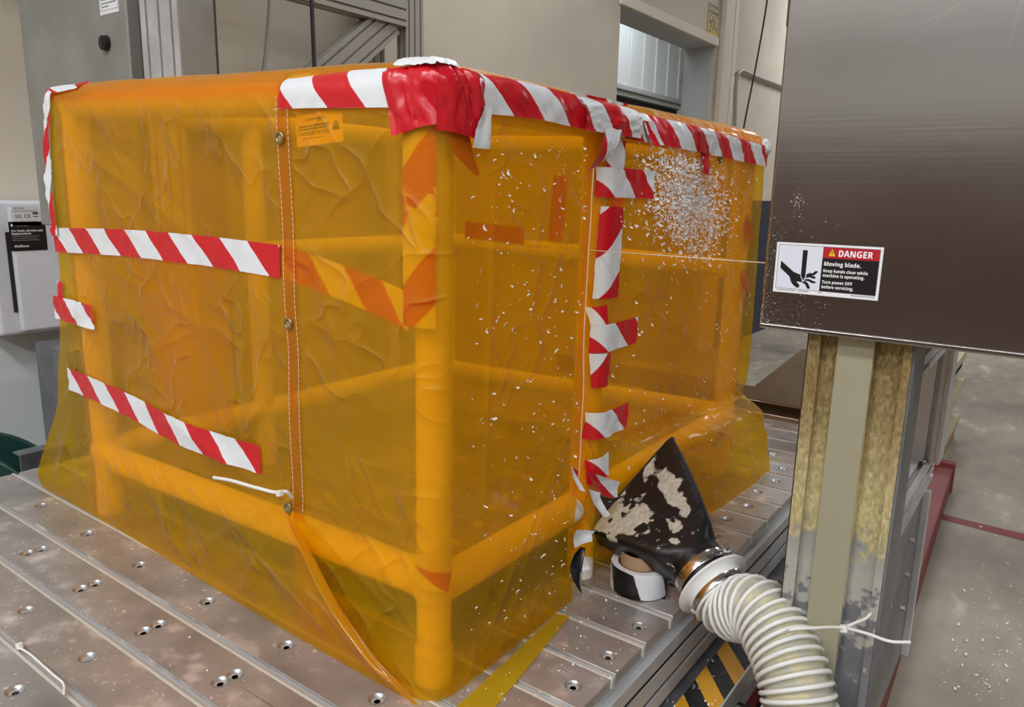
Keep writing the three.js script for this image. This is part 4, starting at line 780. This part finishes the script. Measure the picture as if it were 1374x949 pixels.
// ------------------------------------------------------------------ black suction nozzle, hose, tape roll
const neck = V(-0.412, 0.928, -1.135);
{
  const o = thing('suction_nozzle', 'black flared suction nozzle dusted with white foam powder', 'nozzle');
  const Aw = V(-0.626, 0.940, -1.122), Bw = V(-0.566, 1.082, -1.322);
  const mid = Aw.clone().add(Bw).multiplyScalar(0.5), ax = neck.clone().sub(mid).normalize(), wdir = Bw.clone().sub(Aw); wdir.addScaledVector(ax, -wdir.dot(ax) * 0.0).normalize();
  let up = ax.clone().cross(wdir).normalize(); if (up.y < 0) up.negate();
  const wn = up.clone().cross(ax).normalize(); if (wn.dot(wdir) < 0) wn.negate();
  const W2 = Aw.distanceTo(Bw) / 2, len = mid.distanceTo(neck);
  const ring = (t, th, inner) => {             // t from mouth 0 to neck 1
    const k = step(0.62, 0.86, t), c = mid.clone().lerp(neck, t);
    const hw = lerp(W2, 0.050, Math.min(1, t / 0.82)), hh = lerp(0.028, 0.050, Math.min(1, t / 0.82));
    const e = lerp(7, 2, k), ct = Math.cos(th), st = Math.sin(th), q = (Math.abs(ct) ** e + Math.abs(st) ** e) ** (-1 / e);
    const dir = t < 0.7 ? wdir.clone().lerp(wn, t / 0.7).normalize() : wn;
    return c.addScaledVector(dir, ct * q * (hw - inner)).addScaledVector(up, st * q * (hh - inner));
  };
  const powder = tex(512, 512, (u, v) => {
    const n = fbm(u * 40, v * 16, 141, 5, 40, 16), n2 = fbm(u * 150, v * 60, 142, 3, 150, 60), n3 = fbm(u * 4, v * 4, 144, 3, 4, 4);
    const blob = (cu, cv, ru, rv) => clamp(1.25 - Math.hypot((u - cu) / ru, (v - cv) / rv));
    const m = Math.max(blob(0.335, 0.20, 0.085, 0.30), blob(0.185, 0.30, 0.035, 0.34) * 1.1, blob(0.20, 0.04, 0.04, 0.08), blob(0.24, 0.62, 0.03, 0.10), blob(0.29, 0.72, 0.02, 0.07));
    const d = clamp((m + (n - 0.5) * 1.9 - 0.42) * 5), g = clamp((n3 - 0.5) * 0.5);
    const b = 0.055 + g * 0.25; return [lerp(b, 0.80, d * (0.75 + 0.3 * n2)), lerp(b, 0.78, d * (0.75 + 0.3 * n2)), lerp(b + 0.004, 0.71, d * (0.75 + 0.3 * n2))];
  });
  powder.wrapS = powder.wrapT = THREE.RepeatWrapping;
  mesh('hood', grid(120, 50, (u, v) => { const p = ring(v, u * Math.PI * 2, 0); return [p.x, p.y, p.z]; }, (u, v) => [u, v]), std({ map: powder, roughness: 0.38, side: THREE.DoubleSide, bumpMap: noise1, bumpScale: 0.003 }), o);
  mesh('mouth_lining', grid(80, 20, (u, v) => { const p = ring(v * 0.9, -u * Math.PI * 2, 0.003); return [p.x, p.y, p.z]; }), std({ color: 0x0c0c0d, roughness: 0.6, side: THREE.DoubleSide }), o);
  mesh('lip', new THREE.TubeGeometry(new THREE.CatmullRomCurve3(Array.from({ length: 60 }, (_, k) => ring(0, k / 60 * Math.PI * 2, 0.001)), true), 160, 0.0024, 6, true), M.black, o);
  // neck spigot and clamp
  const q = new THREE.Quaternion().setFromUnitVectors(V(0, 1, 0), ax);
  const lat = (pts, seg = 48) => { const g = new THREE.LatheGeometry(pts.map((p) => new THREE.Vector2(...p)), seg); g.applyQuaternion(q); g.translate(neck.x, neck.y, neck.z); return g; };
  mesh('spigot', lat([[0.050, -0.04], [0.050, 0.03], [0.046, 0.03], [0.046, -0.04]]), M.black, o);
  const band = thing('hose_clamp', 'shiny steel hose clamp round the nozzle neck', 'hose clamp');
  mesh('band', lat([[0.0505, -0.016], [0.0530, -0.016], [0.0530, 0.0], [0.0505, 0.0], [0.0505, -0.016]]), M.chrome, band);
  const side = wn.clone().multiplyScalar(0.05).addScaledVector(up, 0.026);
  const sc = neck.clone().add(side).addScaledVector(ax, -0.008);
  mesh('screw', rod(sc.clone().addScaledVector(up, -0.012).toArray(), sc.clone().addScaledVector(up, 0.016).toArray(), 0.006, 14), M.chrome, band);
  mesh('screw_housing', rod(sc.clone().addScaledVector(up, -0.008).toArray(), sc.clone().addScaledVector(up, 0.006).toArray(), 0.008, 8), M.screw, band);

  // ribbed hose
  const h = thing('ribbed_hose', 'white ribbed flexible suction hose hanging from the nozzle', 'hose');
  const p0 = neck.clone().addScaledVector(ax, 0.022);
  const pts = [p0.toArray(), neck.clone().addScaledVector(ax, 0.06).toArray(), [-0.306, 0.926, -1.085], [-0.2592, 0.9041, -1.05], [-0.2279, 0.8704, -1.02], [-0.2084, 0.8134, -1], [-0.1959, 0.7284, -1], [-0.1817, 0.5849, -1]];
  const cv = new THREE.CatmullRomCurve3(pts.map((p) => V(p))), L = cv.getLength();
  const NS = 420, NT = 36, fr = cv.computeFrenetFrames(NS, false), R = 0.0475, pit = 0.0122;
  const at = (i, th, r) => { const c = cv.getPointAt(i / NS); return c.addScaledVector(fr.normals[i], Math.cos(th) * r).addScaledVector(fr.binormals[i], Math.sin(th) * r); };
  mesh('wall', grid(NT, NS, (u, v) => { const i = Math.round(v * NS), th = u * Math.PI * 2, ph = (v * L / pit - u) * Math.PI * 2; const p = at(i, th, R + 0.0026 * Math.cos(ph)); return [p.x, p.y, p.z]; }, (u, v) => [u * 2, v * 4]), M.hose, h);
  const turns = Math.floor(L / pit), hp = [];
  for (let k = 0; k <= turns * 24; k++) { const s = k / 24 * pit; const i = Math.min(NS, s / L * NS), i0 = Math.floor(i), th = (k / 24) * Math.PI * 2; hp.push(at(Math.min(NS, i0), th, R + 0.0028).lerp(at(Math.min(NS, i0 + 1), th, R + 0.0028), i - i0)); }
  mesh('rib', new THREE.TubeGeometry(new THREE.CatmullRomCurve3(hp), hp.length, 0.0036, 6), M.hoseRib, h);
  mesh('cuff', lat([[0.046, 0.012], [0.066, 0.013], [0.0675, 0.0155], [0.066, 0.018], [0.053, 0.021], [0.050, 0.04]]), M.hoseRib, h);
  const band2 = thing('hose_clamp', 'steel hose clamp on the first ribs of the white hose', 'hose clamp');
  mesh('band', lat([[0.0520, 0.032], [0.0545, 0.032], [0.0545, 0.043], [0.0520, 0.043], [0.0520, 0.032]]), M.chrome, band2);
  const sc2 = neck.clone().addScaledVector(wn, -0.052).addScaledVector(up, -0.01).addScaledVector(ax, 0.037);
  mesh('screw', rod(sc2.clone().addScaledVector(up, -0.012).toArray(), sc2.clone().addScaledVector(up, 0.014).toArray(), 0.006, 14), M.chrome, band2);

  // black and white tape roll with a cardboard core on top
  const rc = [-0.541, T, -1.148];
  const roll = thing('tape_roll', 'roll of black and white striped tape standing on the table', 'tape roll');
  const lt = (pl, seg = 56) => { const g = new THREE.LatheGeometry(pl.map((p) => new THREE.Vector2(...p)), seg); g.translate(rc[0], rc[1], rc[2]); return g; };
  const wind = lt([[0.0515, 0.001], [0.0525, 0.003], [0.0525, 0.047], [0.0515, 0.049]]);
  const wmap = tex(256, 64, (u, v) => { const f = ((((u * 3 + 0.12) + 0.42 * v) % 1) + 1) % 1; return f < 0.5 ? [0.06, 0.06, 0.065] : [0.90, 0.91, 0.92]; });
  mesh('windings', wind, std({ map: wmap, roughness: 0.3 }), roll);
  mesh('roll_face', lt([[0.0515, 0.049], [0.040, 0.0485]]), M.tapeWhite, roll);
  mesh('core', lt([[0.040, 0.001], [0.040, 0.0487], [0.0375, 0.0487], [0.0375, 0.001]]), M.cardboard, roll);
  const core = tag(mesh('tape_core', lt([[0.036, 0.002], [0.036, 0.072], [0.033, 0.072], [0.033, 0.002], [0.036, 0.002]]), M.cardboard), 'brown cardboard tape core standing inside the tape roll under the nozzle', 'tape core');
}
// amber tape on the table beside the enclosure
{
  const a = [-0.5859, 0.8625, -0.6745], b = [-0.5425, 0.8625, -0.7083], c = [-0.5865, 0.8625, -0.9864], d = [-0.6079, 0.8625, -0.9783];
  const g = grid(50, 8, (u, v) => { const p = V(a).lerp(V(d), u).lerp(V(b).lerp(V(c), u), v); return [p.x, T + 0.0012 + 0.001 * fbm(u * 9, v * 3, 4, 2), p.z]; });
  tag(mesh('amber_tape', g, M.amberTape), 'strip of amber tape on the table plates along the enclosure foot', 'tape strip');
}

// ------------------------------------------------------------------ foam chips
function flakeGeo(k) {
  const g = grid(4, 1, (u, v) => { const q = (u - 0.5) * (1.2 + k * 0.5); return [Math.sin(q) * 0.5, (v - 0.5) * 0.34 * (1 - 0.5 * Math.abs(u - 0.5)), (1 - Math.cos(q)) * 0.7]; });
  return g;
}
function flakes(name, label, places, mat, category) {
  const im = new THREE.InstancedMesh(flakeGeo(1), mat, places.length); im.name = numbered(name);
  places.forEach(([p, n, size], i) => {
    const q = new THREE.Quaternion().setFromUnitVectors(V(0, 0, 1), n.clone().add(V((rnd() - 0.5) * 0.7, (rnd() - 0.5) * 0.7, (rnd() - 0.5) * 0.7)).normalize()).multiply(new THREE.Quaternion().setFromAxisAngle(V(0, 0, 1), rnd() * 6.28));
    im.setMatrixAt(i, new THREE.Matrix4().compose(V(p), q, V(size, size * (0.5 + rnd() * 0.7), size)));
  });
  im.castShadow = im.receiveShadow = true; scene.add(im); im.userData.kind = 'stuff'; im.userData.label = label; im.userData.category = category;
}
const gauss = () => { let s = 0; for (let k = 0; k < 6; k++) s += rnd(); return (s - 3) / 1.2; };
{
  const nx = V(1, 0, 0), pc = [], pb = [], pt = [], pf = [];
  while (pc.length < 2900) { const z = -1.42 + gauss() * 0.165, y = 1.545 + gauss() * 0.085 + (z + 1.42) * 0.18; if (z < -1.16 && z > -1.84 && y < 1.67 && y > 1.1) pc.push([pC(z, y, 0.0015), nx, 0.0055 + rnd() ** 2 * 0.011]); }
  for (let k = 0; k < 340; k++) { const z = lerp(-1.14, -1.84, rnd()), y = 1.62 - (rnd() ** 1.7) * 0.7; pc.push([pC(z, y, 0.0015), nx, 0.003 + rnd() ** 2 * 0.009]); }
  for (let k = 0; k < 280; k++) { const z = lerp(-0.74, -1.03, rnd() ** 0.7), y = 1.62 - (rnd() ** 1.3) * 0.72; pb.push([pB(sz(z), y, 0.0015), nx, 0.003 + rnd() ** 2 * 0.009]); }
  flakes('foam_chips', 'white foam chips stuck thickly to the far right vinyl sheet', pc, M.foam, 'foam chips');
  flakes('foam_chips', 'few white foam chips sprinkled on the vinyl right of the near corner', pb, M.foam, 'foam chips');
  for (let k = 0; k < 420; k++) { const z = lerp(-0.55, -1.25, rnd()), x = lerp(-0.61, TX1, rnd()); pt.push([[x, T + 0.0012, z], V(0, 1, 0), 0.0015 + rnd() ** 4 * 0.007]); }
  for (let k = 0; k < 120; k++) { const z = lerp(-0.2, -0.62, rnd()), x = lerp(-1.6, -0.62, rnd()); pt.push([[x, T + 0.001, z], V(0, 1, 0), 0.001 + rnd() ** 5 * 0.006]); }
  for (let k = 0; k < 260; k++) { const z = lerp(-0.8, -1.5, rnd()), x = lerp(-0.45, -0.365, rnd()); pt.push([[x, 0.7215, z], V(0, 1, 0), 0.0015 + rnd() ** 3 * 0.006]); }
  const pd = [];
  for (let k = 0; k < 520; k++) pd.push([[-0.335 + rnd() ** 2.6 * 0.09, 1.38 + rnd() ** 1.8 * 0.15, -1.0496], V(0, 0, 1), 0.0006 + rnd() ** 3 * 0.0012]);
  for (let k = 0; k < 90; k++) pd.push([[-0.30 + gauss() * 0.008, 1.545 + gauss() * 0.014, -1.0496], V(0, 0, 1), 0.0006 + rnd() ** 3 * 0.0014]);
  flakes('foam_dust', 'fine white dust clinging to the left edge of the stainless housing', pd, M.foam, 'dust');
  flakes('foam_chips', 'white foam crumbs scattered over the table plates and ledge', pt, M.foam, 'foam chips');
  for (let k = 0; k < 260; k++) { const z = -2.6 - Math.abs(gauss()) * 0.9, x = -0.15 + Math.abs(gauss()) * 0.4; pf.push([[x, 0.003, z], V(0, 1, 0), 0.004 + rnd() ** 4 * 0.022]); }
  for (let k = 0; k < 160; k++) pf.push([[lerp(-0.2, 1.2, rnd()), 0.003, lerp(-2.4, -7, rnd())], V(0, 1, 0), 0.004 + rnd() ** 3 * 0.016]);
  flakes('foam_chips', 'white foam crumbs strewn on the concrete floor at the right', pf, M.foam, 'foam chips');
}

scene.traverse((o) => { if (o.isMesh) { o.castShadow = true; o.receiveShadow = true; } });
renderer.render(scene, camera);
